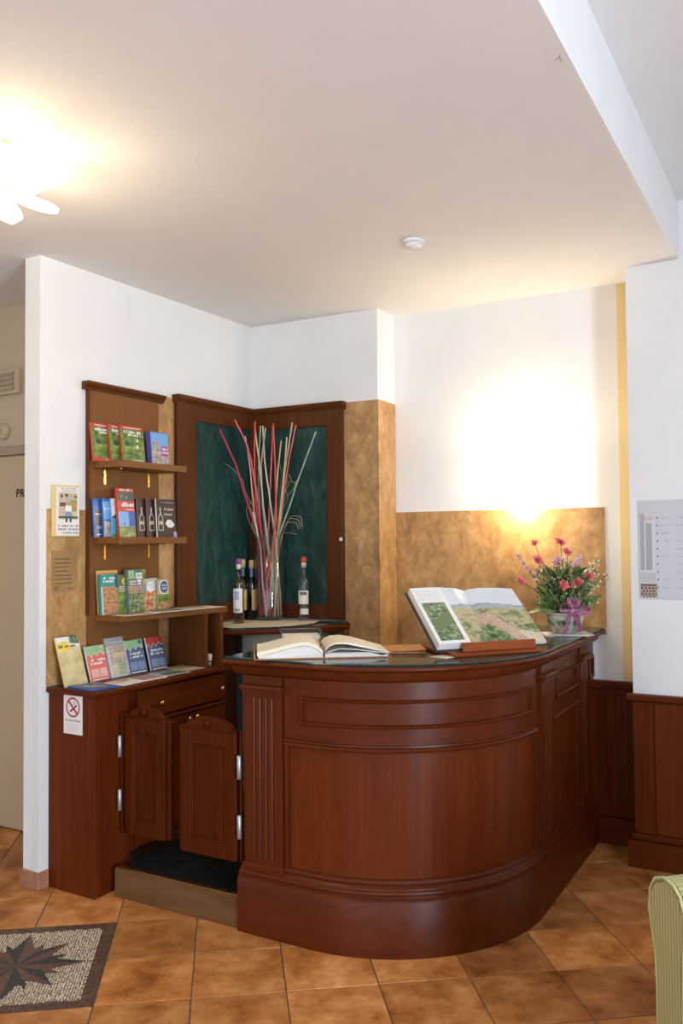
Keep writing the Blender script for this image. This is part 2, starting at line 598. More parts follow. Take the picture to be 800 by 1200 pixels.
leaf_polys = []
zt = 0.0008
for k in range(8):
    ang = k * PI / 4
    tip, s1, s2 = diamond(ang, 0.248 if k % 2 == 0 else 0.222, 0.046 if k % 2 == 0 else 0.040, 0.105)
    for side, mm in ((s1, m_leafa), (s2, m_leafb)):
        tri = [Vector((0, 0)), side, tip]
        leaf_polys.append(tri)
        b = MB()
        tri3 = tri if side is s2 else [tri[0], tri[2], tri[1]]
        b.prism([(p.x, p.y) for p in tri3], -0.004, zt - 0.0004 * (k % 2))
        b.build('mosaic_leaf', mm, mos)
    for off in (-1, 1):
        a2 = ang + off * R(22.5) * 0.98
        if off == 1:
            tip, s1, s2 = diamond(a2, 0.182, 0.024, 0.10)
            b = MB()
            b.prism([(0.03 * math.cos(a2), 0.03 * math.sin(a2)), (s2.x, s2.y), (tip.x, tip.y), (s1.x, s1.y)], -0.004, zt - 0.0008)
            b.build('mosaic_leaf', m_leafb if k % 2 else m_leafa, mos)
            leaf_polys.append([Vector((0, 0)), s1, tip])
            leaf_polys.append([Vector((0, 0)), s2, tip])


def in_tri(p, t):
    def sg(a, b, c):
        return (a.x - c.x) * (b.y - c.y) - (b.x - c.x) * (a.y - c.y)
    d = [sg(p, t[0], t[1]), sg(p, t[1], t[2]), sg(p, t[2], t[0])]
    return not (min(d) < 0 and max(d) > 0)


b = MB()
ext = PU - bw
n = 56
st = 2 * ext / n
for a in range(n):
    for c in range(n):
        px, py = -ext + (a + .5) * st + random.uniform(-.0016, .0016), -ext + (c + .5) * st + random.uniform(-.0016, .0016)
        if abs(px) > ext - .004 or abs(py) > ext - .004 or any(in_tri(Vector((px, py)), t) for t in leaf_polys):
            continue
        r0 = random.uniform(.0032, .0043)
        a0 = random.random() * 6
        kk = random.choice((4, 5, 5))
        b.prism([(px + r0 * math.cos(a0 + 2 * PI * q / kk), py + r0 * random.uniform(.75, 1.05) * math.sin(a0 + 2 * PI * q / kk)) for q in range(kk)],
                -0.004, random.uniform(-.001, .0002))
b.build('mosaic_pebbles', m_peb, mos)['kind'] = 'stuff'

# ---- ceilings
struct(MB().box(-2.3, 2.43, -7.6, 0.5, HC, HC + 0.35).build('ceiling', M['ceiling']))
struct(MB().box(2.43, 2.445, -7.6, -0.04, HC, HH).build('trim_1', M['wall']))          # face of the ceiling drop
struct(MB().box(2.43, 6.2, -7.6, 0.5, HH, HH + 0.08).build('ceiling_2', M['wall']))

# ---- walls
wl = MB().box(-0.1, 0.0, -1.58, 0.02, 0, HC).build('wall_left', M['wall'])
wl.rotation_euler = (0, 0, LROT)
struct(wl)
for (s0, s1, z0, z1) in ((-1.545, -1.30, 0.887, 1.682), (-0.845, -0.66, 0.02, 2.297)):
    MB().box(0.0, 0.004, s0, s1, z0, z1, .001).build('plaster_panel', M['ochre'], wl)
g = MB().box(-.002, .0025, -1.583, -1.545, 0.07, 1.95).box(-.03, .0, -1.5826, -1.58, 0.07, 1.95).build('corner_guard', M['plastic_white'], wl)
sk = MB().box(-0.112, 0.012, -1.592, -1.531, 0, 0.078, .003).build('baseboard_left', M['skirt'])
sk.rotation_euler = (0, 0, LROT)
struct(sk)
wb = struct(MB().box(-0.12, 0.855, 0.0, 0.5, 0, HC).build('wall_back', M['wall']))
MB().box(0.60, 0.857, -0.004, 0.0, 0.02, 2.312).box(0.855, 0.859, -0.004, NY, 0.02, 2.312).build('plaster_panel', M['ochre'], wb)
wn = struct(MB().box(0.80, 2.25, NY, 0.5, 0, HC).build('wall_niche', M['wall']))
MB().box(0.859, 1.94, NY - .004, NY, 0.02, 1.687).box(1.94, 2.035, NY - .004, NY, 1.04, 1.687).build('plaster_panel', M['ochre'], wn)
MB().box(2.112, 2.206, NY - .002, NY, 0.80, HC - .001).build('cream_paint_strip', M['cream'], wn)
PY = -0.035
wp = struct(MB().box(2.206, 6.2, PY, 0.5, 0, HH).build('wall_right_pier', M['wall']))
wh = struct(MB().box(-2.3, -0.11, -1.06, -0.94, 0, HC).build('wall_hall', M['hall']))
struct(MB().box(-2.3, -2.2, -7.6, -1.06, 0, HC).build('wall_hall_end', M['wall']))
# right-hand wall with a window, wall behind the camera with an added opening for the fill light
struct(MB().box(6.0, 6.15, -7.6, -5.15, 0, HH).box(6.0, 6.15, -4.05, 0, 0, HH)
       .box(6.0, 6.15, -5.15, -4.05, 2.4, HH).build('wall_right', M['wall']))
struct(MB().box(-2.3, 0.8, -7.6, -7.45, 0, HH).box(4.4, 6.1, -7.6, -7.45, 0, HH).box(0.8, 4.4, -7.6, -7.45, 0, 0.5)
       .box(0.8, 4.4, -7.6, -7.45, 2.7, HH).build('wall_front', M['wall']))
w1 = MB()
for y in (-5.15, -4.11):
    w1.box(6.02, 6.07, y, y + 0.06, 0, 2.4)
w1.box(6.02, 6.07, -5.15, -4.05, 2.34, 2.4)
struct(w1.build('window_1', M['plastic_white']))
w2 = MB()
for x in (0.8, 1.97, 3.17, 4.34):
    w2.box(x, x + 0.06, -7.55, -7.5, 0.5, 2.7)
w2.box(0.8, 4.4, -7.55, -7.5, 0.5, 0.56).box(0.8, 4.4, -7.55, -7.5, 2.64, 2.7)
struct(w2.build('fill_window', M['plastic_white']))  # frame of the added, unseen opening that carries the fill light

# ---- hall door behind the wall end
d1 = MB().box(-1.38, -0.36, -1.085, -1.06, 0.006, 2.0, .003).build('door_1', plain('hall_door_cream', (0.58, 0.47, 0.31), 0.6))
struct(d1)
lettering('PRIVATO', 0.062, Matrix.Translation((-0.782, -1.0862, 1.775)) @ Matrix.Rotation(PI / 2, 4, 'X'), M['black'], d1, bold=.0012)
MB().box(-1.43, -0.31, -1.10, -1.06, 2.004, 2.052, .003).build('shaded_lintel', plain('lintel_shade_beige', (0.40, 0.33, 0.24), 0.7), d1)  # lintel strip coloured dark for the shade at the door top
v = thing('air_vent', 'beige slatted air vent high above the hall door', 'vent', (-1.05, -1.06, 2.34))
MB().box(-.30, .285, -.03, 0, 0, .135, .004).build('frame', M['hall'], v)
for k in range(4):
    MB().box(-.27, .255, -.042, -.03, .018 + k * .027, .034 + k * .027, .002).build('slat', plain('vent_beige', (0.44, 0.37, 0.26), 0.6), v)
th = thing('wall_bell', 'small round white bell on the hall wall above the door', 'bell', (-0.905, -1.06, 2.14))
MB().lathe([(.045, 0), (.045, .012), (.03, .024), (0.0001, .028)], 20, mtx=Matrix.Rotation(PI / 2, 4, 'X')).build('cover', plain('bell_cover', (.60, .53, .41), .5), th)
MB().lathe([(.012, .026), (.010, .036), (.0001, .037)], 12, mtx=Matrix.Rotation(PI / 2, 4, 'X')).build('button', M['hall'], th)
lg = thing('stand_foot', 'dark red turned wooden stand foot showing behind the white wall end', 'stand', (-0.155, -1.40, 0))
MB().lathe([(.018, 0), (.024, .012), (.014, .03), (.022, .05), (.013, .075), (.020, .10), (.010, .125)], 14).build('leg', M['cherry'], lg)

# ---- wainscots
wsn = MB().box(1.95, 2.206, NY - .018, NY - .001, 0.02, 0.775).build('trim_2', M['cherry'])
struct(wsn)
MB().box(1.95, 2.20, NY - .045, NY - .001, 0.775, 0.812, .006).build('cap_rail', M['cherry_h'], wsn)
MB().box(1.95, 2.20, NY - .036, NY - .001, 0.0, 0.135, .003).box(1.95, 2.20, NY - .030, NY - .001, 0.135, 0.165, .006).build('base_board', M['cherry_h'], wsn)
MB().box(2.03, 2.135, NY - .024, NY - .018, 0.20, 0.74, .003).build('panel', M['cherry'], wsn)
wsp = MB().box(2.206, 3.2, PY - .014, PY - .001, 0.02, 0.77).build('trim_3', M['cherry'])
struct(wsp)
MB().box(2.178, 3.2, PY - .040, PY - .001, 0.765, 0.800, .007).build('cap_rail', M['cherry_h'], wsp)
MB().box(2.178, 3.2, PY - .042, PY - .001, 0.0, 0.125, .003).box(2.184, 3.2, PY - .034, PY - .001, 0.125, 0.155, .008).build('base_board', M['cherry_h'], wsp)
for (x0, x1, mm) in ((2.206, 2.30, 'cherry'), (2.302, 2.50, 'cherry_panel'), (2.502, 2.70, 'cherry'), (2.702, 2.90, 'cherry_panel'), (2.902, 3.1, 'cherry')):
    MB().box(x0, x1, PY - .022, PY - .014, 0.157, 0.765, .0025).build('board', M[mm], wsp)

# ================================================================== RECEPTION DESK
DX0, DYF, DR = 0.967, -1.483, 0.70
DCX, DCY = 1.285, -0.783
UA = DCX - DX0                  # end of the straight front
UB = UA + DR * PI / 2           # end of the curve
UE = UB + (NY - DCY) - 0.004    # niche wall


def dp(u):
    if u <= UA:
        return (DX0 + u, DYF, 0, -1)
    if u <= UB:
        a = (u - UA) / DR
        return (DCX + DR * math.sin(a), DCY - DR * math.cos(a), math.sin(a), -math.cos(a))
    return (DCX + DR, DCY + (u - UB), 1, 0)


def dpath(u0, u1, step=0.03):
    us = {u0, u1}
    for b_ in (UA, UB):
        if u0 < b_ < u1:
            us.add(b_)
    a, b_ = max(u0, UA), min(u1, UB)
    if b_ > a:
        k = max(1, int((b_ - a) / step))
        us |= {a + (b_ - a) * q / k for q in range(k + 1)}
    us = sorted(us)
    out = [us[0]]
    for u in us[1:]:
        if u - out[-1] > 1e-5:
            out.append(u)
    return [dp(u) for u in out]


desk = thing('reception_desk', 'curved dark cherry wood reception desk with panelled front and green marble top', 'reception desk', (1.3, -0.8, 0))
DB = Vector((-1.3, 0.8, 0))     # parts are written in room coordinates


def dbuild(b, name, mat, parent=None, smooth=35):
    return b.build(name, M[mat] if isinstance(mat, str) else mat, parent or desk, loc=DB if parent is None else None, smooth=smooth)


def dsweep(name, u0, u1, prof, mat, step=0.03):
    return dbuild(MB().sweep(dpath(u0, u1, step), prof), name, mat)


dsweep('plinth', 0, UE, [(-.09, 0), (0, 0), (0, .198), (-.005, .206), (-.012, .212), (-.013, .222), (-.09, .222)], 'desk_h')
dsweep('base_moulding', .008, UE, [(-.09, .222), (-.013, .222), (-.006, .224), (-.002, .230), (-.004, .238), (-.011, .242), (-.012, .246), (-.020, .252), (-.027, .262), (-.09, .262)], 'desk_h')
dsweep('body_panel', .012, UE, [(-.09, .26), (-.032, .26), (-.032, 1.01), (-.09, 1.01)], 'desk_panel')
dsweep('cornice', -.012, UE, [(-.09, 1.0), (-.016, 1.0), (-.004, 1.006), (.004, 1.016), (.010, 1.030), (.012, 1.040), (-.09, 1.040)], 'desk_h')


def front_bay(u0, u1, ul, ur):
    """one framed bay: frieze, upper panel with bead, rail, beads round the lower panel"""
    dsweep('frieze', u0, u1, [(-.05, .936), (-.020, .936), (-.020, 1.0), (-.05, 1.0)], 'desk_h')
    dsweep('rail', u0, u1, [(-.05, .762), (-.020, .762), (-.020, .828), (-.05, .828)], 'desk_h')
    for a, c in ((u0, ul), (ur, u1)):
        dsweep('stile', a, c, [(-.05, .828), (-.020, .828), (-.020, .936), (-.05, .936)], 'desk')
    dsweep('upper_panel', ul, ur, [(-.05, .828), (-.026, .828), (-.026, .936), (-.05, .936)], 'desk_h')
    for z in (.828, .922):
        dsweep('panel_bead', ul, ur, [(-.03, z), (-.018, z), (-.011, z + .004), (-.010, z + .008), (-.014, z + .012), (-.022, z + .015), (-.03, z + .015)], 'desk_h')
    for a in (ul, ur - .014):
        dsweep('panel_bead', a, a + .014, [(-.03, .828), (-.011, .828), (-.011, .937), (-.03, .937)], 'desk', .005)
    dsweep('panel_bead', u0, u1, [(-.04, .738), (-.024, .738), (-.013, .743), (-.011, .750), (-.016, .757), (-.010, .762), (-.011, .768), (-.04, .768)], 'desk_h')
    for a in (u0, u1 - .016):
        dsweep('panel_stile', a, a + .016, [(-.04, .26), (-.020, .26), (-.020, .765), (-.04, .765)], 'desk', .006)
    dsweep('panel_bead', u0, u1, [(-.04, .258), (-.022, .258), (-.016, .264), (-.022, .274), (-.04, .280)], 'desk_h')


front_bay(.212, UB - .005, .285, UB - .045)
front_bay(UB + .235, UB + .685, UB + .285, UB + .66)
front_bay(UB + .86, UE, UB + .885, UE - .012)


def pilaster(u0, u1, flutes=4):
    x0, y0, nx, ny = dp(u0)
    tx, ty = -ny, nx
    w = u1 - u0

    def pt(t, o):
        return (x0 + tx * t + nx * o, y0 + ty * t + ny * o)
    b = MB()
    for z0, z1 in ((.262, .292), (.915, 1.0)):
        b.prism([pt(0, -.05), pt(0, -.012), pt(w, -.012), pt(w, -.05)], z0, z1)
    pts = [pt(0, -.05), pt(0, -.012)]
    fw = .0155
    c0 = w / 2 - (flutes - 1) * .028 / 2
    for k in range(flutes):
        c = c0 + k * .028
        for q in range(7):
            a = PI * q / 6
            pts.append(pt(c - fw / 2 * math.cos(a), -.012 - .0075 * math.sin(a)))
    pts += [pt(w, -.012), pt(w, -.05)]
    b.prism(pts, .292, .915)
    dbuild(b, 'pilaster', 'desk', smooth=20)
    c = MB()
    c.prism([pt(-.012, -.05), pt(-.012, .010), pt(w + .012, .010), pt(w + .012, -.05)], .946, .966, bev=.004)
    c.prism([pt(-.006, -.05), pt(-.006, .002), pt(w + .006, .002), pt(w + .006, -.05)], .934, .946)
    dbuild(c, 'pilaster_cap', 'desk_h')
    c = MB()
    c.prism([pt(-.006, -.05), pt(-.006, -.006), pt(w + .006, -.006), pt(w + .006, -.05)], .245, .275, bev=.003)
    dbuild(c, 'pilaster_base', 'desk_h')


pilaster(.034, .205)
pilaster(UB + .055, UB + .225)
pilaster(UB + .70, UB + .835, 3)
b = MB().box(DX0 + .015, DX0 + .05, DYF + .03, -1.06, 0, 1.005, .003)
dbuild(b, 'end_panel', 'desk')
b = MB().sweep(dpath(.05, UE), [(-.42, .72), (-.09, .72), (-.09, .75), (-.42, .75)])
dbuild(b, 'inner_worktop', 'desk_h')
b = MB().sweep(dpath(-.037, UE), [(-.10, 1.040), (.018, 1.040), (.030, 1.042), (.040, 1.047), (.045, 1.054), (.044, 1.061), (.040, 1.066), (-.10, 1.066)])
b.box(DX0 - .037, DX0 + .06, DYF, -1.05, 1.040, 1.066, .004)
dbuild(b, 'counter_edge', 'desk_h')
b = MB().sweep(dpath(-.030, UE), [(-.43, 1.046), (-.08, 1.046), (-.08, 1.0662), (.034, 1.0662), (.038, 1.070), (.034, 1.075), (-.43, 1.075)])
dbuild(b, 'marble_top', 'marble_top')
ZD = 1.0752

# ================================================================== LEFT WALL FURNITURE (s, n frame)


def lthing(name, label, cat, n, s, z, group=None):
    return thing(name, label, cat, Lw(n, s, z), LROT, group)


# ---- cabinet under the counter
cb = lthing('brochure_cabinet', 'low cherry wood cabinet with drawer carrying the leaflets along the left wall', 'cabinet', 0.005, -1.53, 0)
MB().box(0.001, .288, 0, .024, 0, .860, .0015).build('end_panel', M['cherry_panel'], cb)
MB().box(.262, .288, .0245, .205, 0, .860, .0015).build('front_panel', M['cherry'], cb)
MB().box(0.001, .262, .206, .91, .13, .860).build('body', M['cherry'], cb)
MB().box(0.001, .310, -.018, .918, .8605, .886, .006, seg=2).build('counter_board', M['cherry_y'], cb)
dr = MB().box(.2625, .282, .270, .905, .712, .846, .003).build('drawer', M['cherry_y'], cb)
MB().box(.2625, .290, .250, .912, .690, .704, .003).build('rail', M['cherry_y'], cb)
kn = [(0, 0), (.006, 0), (.005, .010), (.011, .016), (.013, .022), (.009, .027), (.0001, .028)]
KX = Matrix.Rotation(PI / 2, 4, 'Y')
for y in (.405, .855):
    MB().lathe(kn, 12, mtx=Matrix.Translation((.282, y, .772)) @ KX).build('knob', M['brass_bright'], dr)
for (y0, y1, ky) in ((.262, .628, .606), (.634, .905, .662)):
    d = MB().box(.2625, .278, y0, y1, .15, .684, .003).build('door', M['cherry'], cb)
    MB().box(.278, .283, y0 + .05, y1 - .05, .20, .634, .003).build('door_panel', M['cherry_panel'], d)
    MB().lathe(kn, 12, mtx=Matrix.Translation((.278, ky, .662)) @ KX).build('knob', M['brass_bright'], d)

# no-smoking sign on the cabinet end
sg = lthing('no_smoking_sign', 'small white no smoking notice on the end of the cabinet', 'sign', .163, -1.5312, .690)
MB().box(-.058, .058, -.0018, 0, 0, .168).build('sheet', M['paper'], sg)
FRX = Matrix.Rotation(PI / 2, 4, 'X')
b = MB()
ring = [(math.cos(2 * PI * k / 36), math.sin(2 * PI * k / 36)) for k in range(36)]
for k in range(36):
    a, c = ring[k], ring[(k + 1) % 36]
    b.poly([(a[0] * .043, -.0022, .117 + a[1] * .043), (c[0] * .043, -.0022, .117 + c[1] * .043), (c[0] * .036, -.0022, .117 + c[1] * .036), (a[0] * .036, -.0022, .117 + a[1] * .036)])
q = .0255
w = .0034
b.poly([(-q - w, -.0026, .117 + q - w), (-q + w, -.0026, .117 + q + w), (q + w, -.0026, .117 - q + w), (q - w, -.0026, .117 - q - w)])
b.build('prohibition_ring', plain('sign_red', (.42, .012, .045), .5), sg)
b = MB()
b.poly([(-.020, -.0024, .100), (-.016, -.0024, .094), (.026, -.0024, .124), (.022, -.0024, .130)])
b.build('cigarette', M['black'], sg)
b = MB()
for k in range(3):
    b.tube([(.004 + .004 * k + .003 * math.sin(j), -.0022, .128 + j * .0035) for j in range(5)], .0007, 4)
b.build('smoke_lines', ink('grey'), sg)
lettering('VIETATO FUMARE', .0115, Matrix.Translation((0, -.0021, .055)) @ FRX, ink('dgrey'), sg, align='CENTER')


def scribble(b, x0, x1, z, h, y, mat, rr, gap=.35):
    """a line of print too small to read: a row of uneven strokes"""
    x = x0
    while x < x1:
        w_ = h * rr.uniform(.35, .8)
        if rr.random() < .82:
            hh = h * rr.uniform(.65, 1.25)
            b.poly([(x, y, z), (min(x + w_, x1), y, z), (min(x + w_, x1), y, z + hh), (x, y, z + hh)], mat)
        x += w_ + h * gap


rr = random.Random(3)
b = MB()
for k in range(4):
    scribble(b, -.036, .036, .040 - k * .009, .0042, -.0021, ink('lgrey'), rr)
b.build('fine_print', None, sg)

# ---- shelf unit on the wall
su = lthing('wall_shelf_unit', 'brown wooden board with moulded top and two book shelves on the left wall', 'shelf', 0.005, -1.30, .886)
O = -.886
MB().box(0, .018, -.012, .463, 0.001, 2.262 + O, .001).build('back_board', M['walnut'], su)
MB().box(.0, .024, -.018, -.0125, 0.30, 2.262 + O, .001).build('edge_strip', M['frame_wood'], su)
cpf = [(0, 2.252), (.024, 2.252), (.028, 2.262), (.036, 2.268), (.044, 2.280), (.046, 2.290), (0, 2.290)]
b = MB()
b.sweep([(0, -.042, 1, 0), (0, .493, 1, 0)], [(o_, z + O) for o_, z in cpf])
b.build('cornice', M['frame_wood'], su)
for z in (1.912, 1.552):
    sh = MB().box(.0185, .195, .012, .478, z - .032 + O, z + O, .0025).build('shelf', M['shelf_wood'], su)
    for y in (.085, .385):
        MB().box(.0185, .0215, y - .006, y + .006, z - .105 + O, z - .033 + O).box(.0185, .13, y - .006, y + .006, z - .0355 + O, z - .0325 + O).build('bracket', M['brass_bright'], sh)

# ---- display riser standing on the counter
ri = lthing('display_riser', 'brown wooden riser with open compartment standing on the low cabinet', 'riser', 0.005, -1.285, .8865)
O = -.8865
MB().prism([(.0185, 0), (.195, 0), (.280, .680), (.040, .680), (.040, .575), (.0185, .575)], 1.158 + O, 1.186 + O, bev=.003).build('top_shelf', M['shelf_wood'], ri)
MB().box(.0185, .258, .528, .550, 0, 1.157 + O, .001).build('divider', M['riser'], ri)
MB().box(.040, .270, .636, .660, 0, 1.157 + O, .001).build('divider', M['riser'], ri)
MB().box(.0185, .03, .551, .575, 0, 1.157 + O).build('back_panel', M['frame_wood'], ri)
cp = lthing('paper_cup', 'small white printed cup in the riser compartment', 'cup', .225, -.69, .8868)
MB().lathe([(.017, 0), (.022, .058), (.020, .058), (.016, .003)], 16).build('cup_body', M['paper'], cp)
MB().lathe([(.0186, .018), (.0206, .044)], 16, cap=False).build('dark_band', M['black'], cp)

# ---- corner panelling with green marble


def panel_frame(root, a0, a1, m0, m1, zb, zm0, zm1, zt, along_y):
    """stiles, rails, slab; along_y: runs along local y and faces +x, else runs along x and faces -y"""
    def bx(u0, u1, d0, d1, z0, z1, bev=.002):
        b = MB()
        if along_y:
            b.box(d0, d1, u0, u1, z0, z1, bev)
        else:
            b.box(u0, u1, -d1, -d0, z0, z1, bev)
        return b
    z_ = root.location.z
    bx(a0, m0, 0, .030, zb - z_, zt - z_).build('stile', M['frame_wood'], root)
    bx(m1, a1, 0, .030, zb - z_, zt - z_).build('stile', M['frame_wood'], root)
    bx(m0, m1, 0, .030, zm1 - z_, zt - z_).build('rail', M['frame_wood'], root)
    bx(m0, m1, 0, .030, zb - z_, zm0 - z_).build('rail', M['frame_wood'], root)
    bx(m0, m1, 0, .016, zm0 - z_, zm1 - z_, 0).build('marble_slab', M['green_marble'], root)


fl = lthing('marble_wall_panel', 'dark wood framed green marble panel on the left wall of the corner', 'wall panel', 0.001, 0, 1.08, None)
panel_frame(fl, -.700, -.030, -.548, -.045, 1.08, 1.183, 2.190, 2.285, True)
fr = thing('marble_wall_panel', 'dark wood framed green marble panel on the back wall behind the clear bottle', 'wall panel', (0, -0.001, 1.08))
panel_frame(fr, .0, .640, .055, .540, 1.08, 1.165, 2.187, 2.285, False)
cpf2 = [(0, 2.272), (.030, 2.272), (.034, 2.282), (.042, 2.288), (.050, 2.300), (.052, 2.316), (0, 2.316)]
MB().sweep([(0, -.712, 1, 0), (0, -.052, 1, 0)], [(o_, z - 1.08) for o_, z in cpf2]).build('cornice', M['frame_wood'], fl)
MB().sweep([(0.0, 0, 0, -1), (.655, 0, 0, -1)], [(o_, z - 1.08) for o_, z in cpf2]).build('cornice', M['frame_wood'], fr)
sw = thing('wall_button', 'tiny white button on the right edge of the marble panel frame', 'button', (.632, -.0325, 1.525))
MB().box(-.009, .009, -.008, 0, 0, .020, .002).build('plate', M['plastic_white'], sw)
MB().box(-.004, .004, -.010, -.008, .006, .014, .001).build('press_key', ink('white'), sw)

# ---- corner shelf with marble top
cs = thing('corner_shelf', 'corner shelf with curved wooden edge and marble top below the green panels', 'shelf', (.25, -.25, 1.036))
fr_pts = [(.285, -.605), (.36, -.560), (.44, -.490), (.52, -.400), (.60, -.280), (.645, -.175), (.668, -.09), (.672, -.008)]
out = [(.012, -.605)] + fr_pts + [(.012, -.008)]
MB().prism([(x - .25, y + .25) for x, y in out], 0, .028, bev=.004).build('shelf_board', M['cherry_h'], cs, smooth=40)
ins = [(.016, -.598)] + [(x - .010, y + .006) for x, y in fr_pts[:-1]] + [(.662, -.010), (.016, -.010)]
MB().prism([(x - .25, y + .25) for x, y in ins], .0282, .0365, bev=.001).build('marble_slab', M['marble_top'], cs)
MB().box(.575 - .25, .66 - .25, -.05 + .25, -.006 + .25, -.90, -.001).build('support_panel', M['walnut'], cs)
MB().box(.04 - .25, .10 - .25, -.56 + .25, -.30 + .25, -.90, -.001).build('support_panel', M['frame_wood'], cs)
ZS = 1.036 + .0367
mc = thing('metal_cabinet', 'beige metal cabinet under the corner shelf behind the desk', 'cabinet', (.34, -.16, .1255))
MB().box(-.22, .22, -.12, .12, 0, .892, .006).build('body', M['steel'], mc)
MB().box(-.20, .20, -.126, -.1205, .03, .87, .004).build('door', M['steel'], mc)
MB().box(.13, .16, -.135, -.1265, .48, .56, .002).build('handle', M['chrome'], mc)

# ---- step with brass nosing, swing doors
stp = thing('step_platform', 'low step with worn brass front between cabinet and desk', 'step', (.633, -.9, 0))
MB().box(-.326, .330, -.553, .65, 0, .1145).build('platform', M['walnut'], stp)
MB().box(-.329, .333, -.568, -.5535, 0, .1215, .002).build('brass_front', M['brass'], stp)
MB().box(-.329, .333, -.5535, -.530, .1148, .1215, .0015).build('brass_nosing', M['brass_bright'], stp)
mat_ = thing('rubber_mat', 'black ribbed rubber mat lying on the brass edged step', 'mat', (.633, -.86, .1148))
MB().box(-.318, .325, -.568, .55, 0, .006, .002).build('mat_base', M['rubber'], mat_)
b = MB()
for a in range(21):
    for c in range(35):
        x, y = -.305 + a * .0305 + (.015 if c % 2 else 0), -.555 + c * .0315
        b.prism([(x - .010, y), (x, y - .010), (x + .010, y), (x, y + .010)], .0061, .009)
b.build('raised_studs', M['rubber'], mat_)['kind'] = 'stuff'


def swing_door(label, x0, x1, y, hinge_left):
    hx = x0 - .022 if hinge_left else x1 + .022
    r = thing('swing_door', label, 'door', (hx, y, .25), 0, 'pair of swing doors beside the desk')
    a, c = x0 - hx, x1 - hx
    w_ = c - a
    T = .034
    st_ = .052
    MB().box(a, a + st_, 0, T, 0, .510, .003).build('stile', M['door_wood_shaded'], r)
    MB().box(c - st_, c, 0, T, 0, .510, .003).build('stile', M['door_wood_shaded'], r)
    MB().box(a + st_, c - st_, 0, T, 0, .062, .002).build('rail', M['door_wood_shaded'], r)
    MB().box(a + st_, c - st_, 0, T, .448, .510, .002).build('rail', M['door_wood_shaded'], r)
    MB().box(a + st_, c - st_, .012, T - .008, .062, .448).build('panel', M['door_wood_shaded'], r)
    b = MB()
    for (p0, p1, q0, q1) in ((a + st_, c - st_, .062, .071), (a + st_, c - st_, .439, .448), (a + st_, a + st_ + .009, .062, .448), (c - st_ - .009, c - st_, .062, .448)):
        b.box(p0, p1, .003, .012, q0, q1, .002)
    b.build('panel_bead', M['door_wood_shaded'], r)
    mid = (a + c) / 2
    ar = [(mid + (w_ / 2 - .02) * math.cos(PI * k / 16), .512 + .048 * math.sin(PI * k / 16)) for k in range(17)]
    b = MB()
    b2 = [(x, z) for x, z in ar]
    m_ = Matrix(((1, 0, 0, 0), (0, 0, -1, 0), (0, 1, 0, 0), (0, 0, 0, 1)))
    b.prism(b2, -T + .004, -.006, mtx=m_)
    b.build('arched_crest', M['door_wood_shaded'], r)
    MB().box(a, c, -.004, T + .002, .5105, .518, .002).build('crest_ledge', M['door_wood_shaded'], r)
    MB().lathe([(0.0001, 0), (.013, 0), (.016, .006), (.014, .014), (.0001, .020)], 14, mtx=Matrix.Translation((mid, .006, .536)) @ Matrix.Rotation(PI / 2, 4, 'X')).build('boss', M['door_wood_shaded'], r)
    f0 = c if hinge_left else a - .022
    MB().box(f0 + .0005, f0 + .0215, .014, T + .012, .002, .508, .003).build('edge_strip', M['door_wood_shaded'], r)
    MB().box(-.006, .006, .004, .012, .0, .52, .001).build('hinge_strip', M['door_wood_shaded'], r)
    for z in (.10, .335):
        MB().lathe([(.0001, -.004), (.006, -.003), (.0095, .0), (.0095, .088), (.006, .091), (.0001, .092)], 12, mtx=Matrix.Translation((0, -.006, z))).build('hinge', M['chrome'], r)
    return r


swing_door('left cherry swing door with hinges against the cabinet', .300, .528, -1.405, True)
swing_door('right cherry swing door with hinges against the reception desk', .657, .938, -1.452, False)

# ================================================================== LAMPS
lamp_glass = plain('lit_petal_glass', (.95, .90, .80), .3, emit=(1.0, .80, .50), estr=3.2)
LX, LY = .66, -2.40
cl = thing('ceiling_lamp', 'flower shaped ceiling lamp with glowing curved glass petals', 'lamp', (LX, LY, HC))
MB().lathe([(.085, 0), (.085, -.018), (.05, -.03), (.02, -.034), (.014, -.11), (.03, -.12), (.03, -.14), (.0001, -.145)], 24).build('canopy', M['brass_bright'], cl)


def petal(ang, r0, z0, length, width, drop, curl):
    b = MB()
    ca, sa = math.cos(ang), math.sin(ang)
    nu, nv = 9, 5
    grid = []
    for i in range(nu):
        t = i / (nu - 1)
        w_ = width * (.35 + .65 * math.sin(PI * min(1, .15 + .62 * t))) * (1 - .55 * max(0, t - .86) / .14)
        rr_ = r0 + length * (t - .10 * t * t)
        zz = z0 + drop * t + curl * t * t
        row = []
        for j in range(nv):
            q = (j / (nv - 1) - .5) * 2
            row.append(b.bm.verts.new((ca * rr_ - sa * q * w_ / 2, sa * rr_ + ca * q * w_ / 2, zz + .012 * q * q)))
        grid.append(row)
    for i in range(nu - 1):
        for j in range(nv - 1):
            f = b.bm.faces.new((grid[i][j], grid[i + 1][j], grid[i + 1][j + 1], grid[i][j + 1]))
            f.smooth = True
    bmesh.ops.solidify(b.bm, geom=b.bm.faces[:], thickness=.004)
    return b


for k in range(8):
    petal(k * PI / 4 + .30, .03, -.10, .22, .115, -.02, .045).build('petal', lamp_glass, cl)
for k in range(6):
    petal(k * PI / 3 + .05, .025, -.135, .21, .105, -.075, .035).build('petal', lamp_glass, cl)
for k in range(3):
    a = k * 2 * PI / 3 + .4
    MB().sphere((.055 * math.cos(a), .055 * math.sin(a), -.085), .022).build('bulb', plain('bulb_glow', (1, 1, 1), .3, emit=(1, .85, .6), estr=25), cl)
point_light('ceiling_lamp_light', (LX, LY, HC - .26), 20, WARM, .12)
point_light('ceiling_lamp_uplight', (LX, LY, HC - .06), 22, WARM, .05)

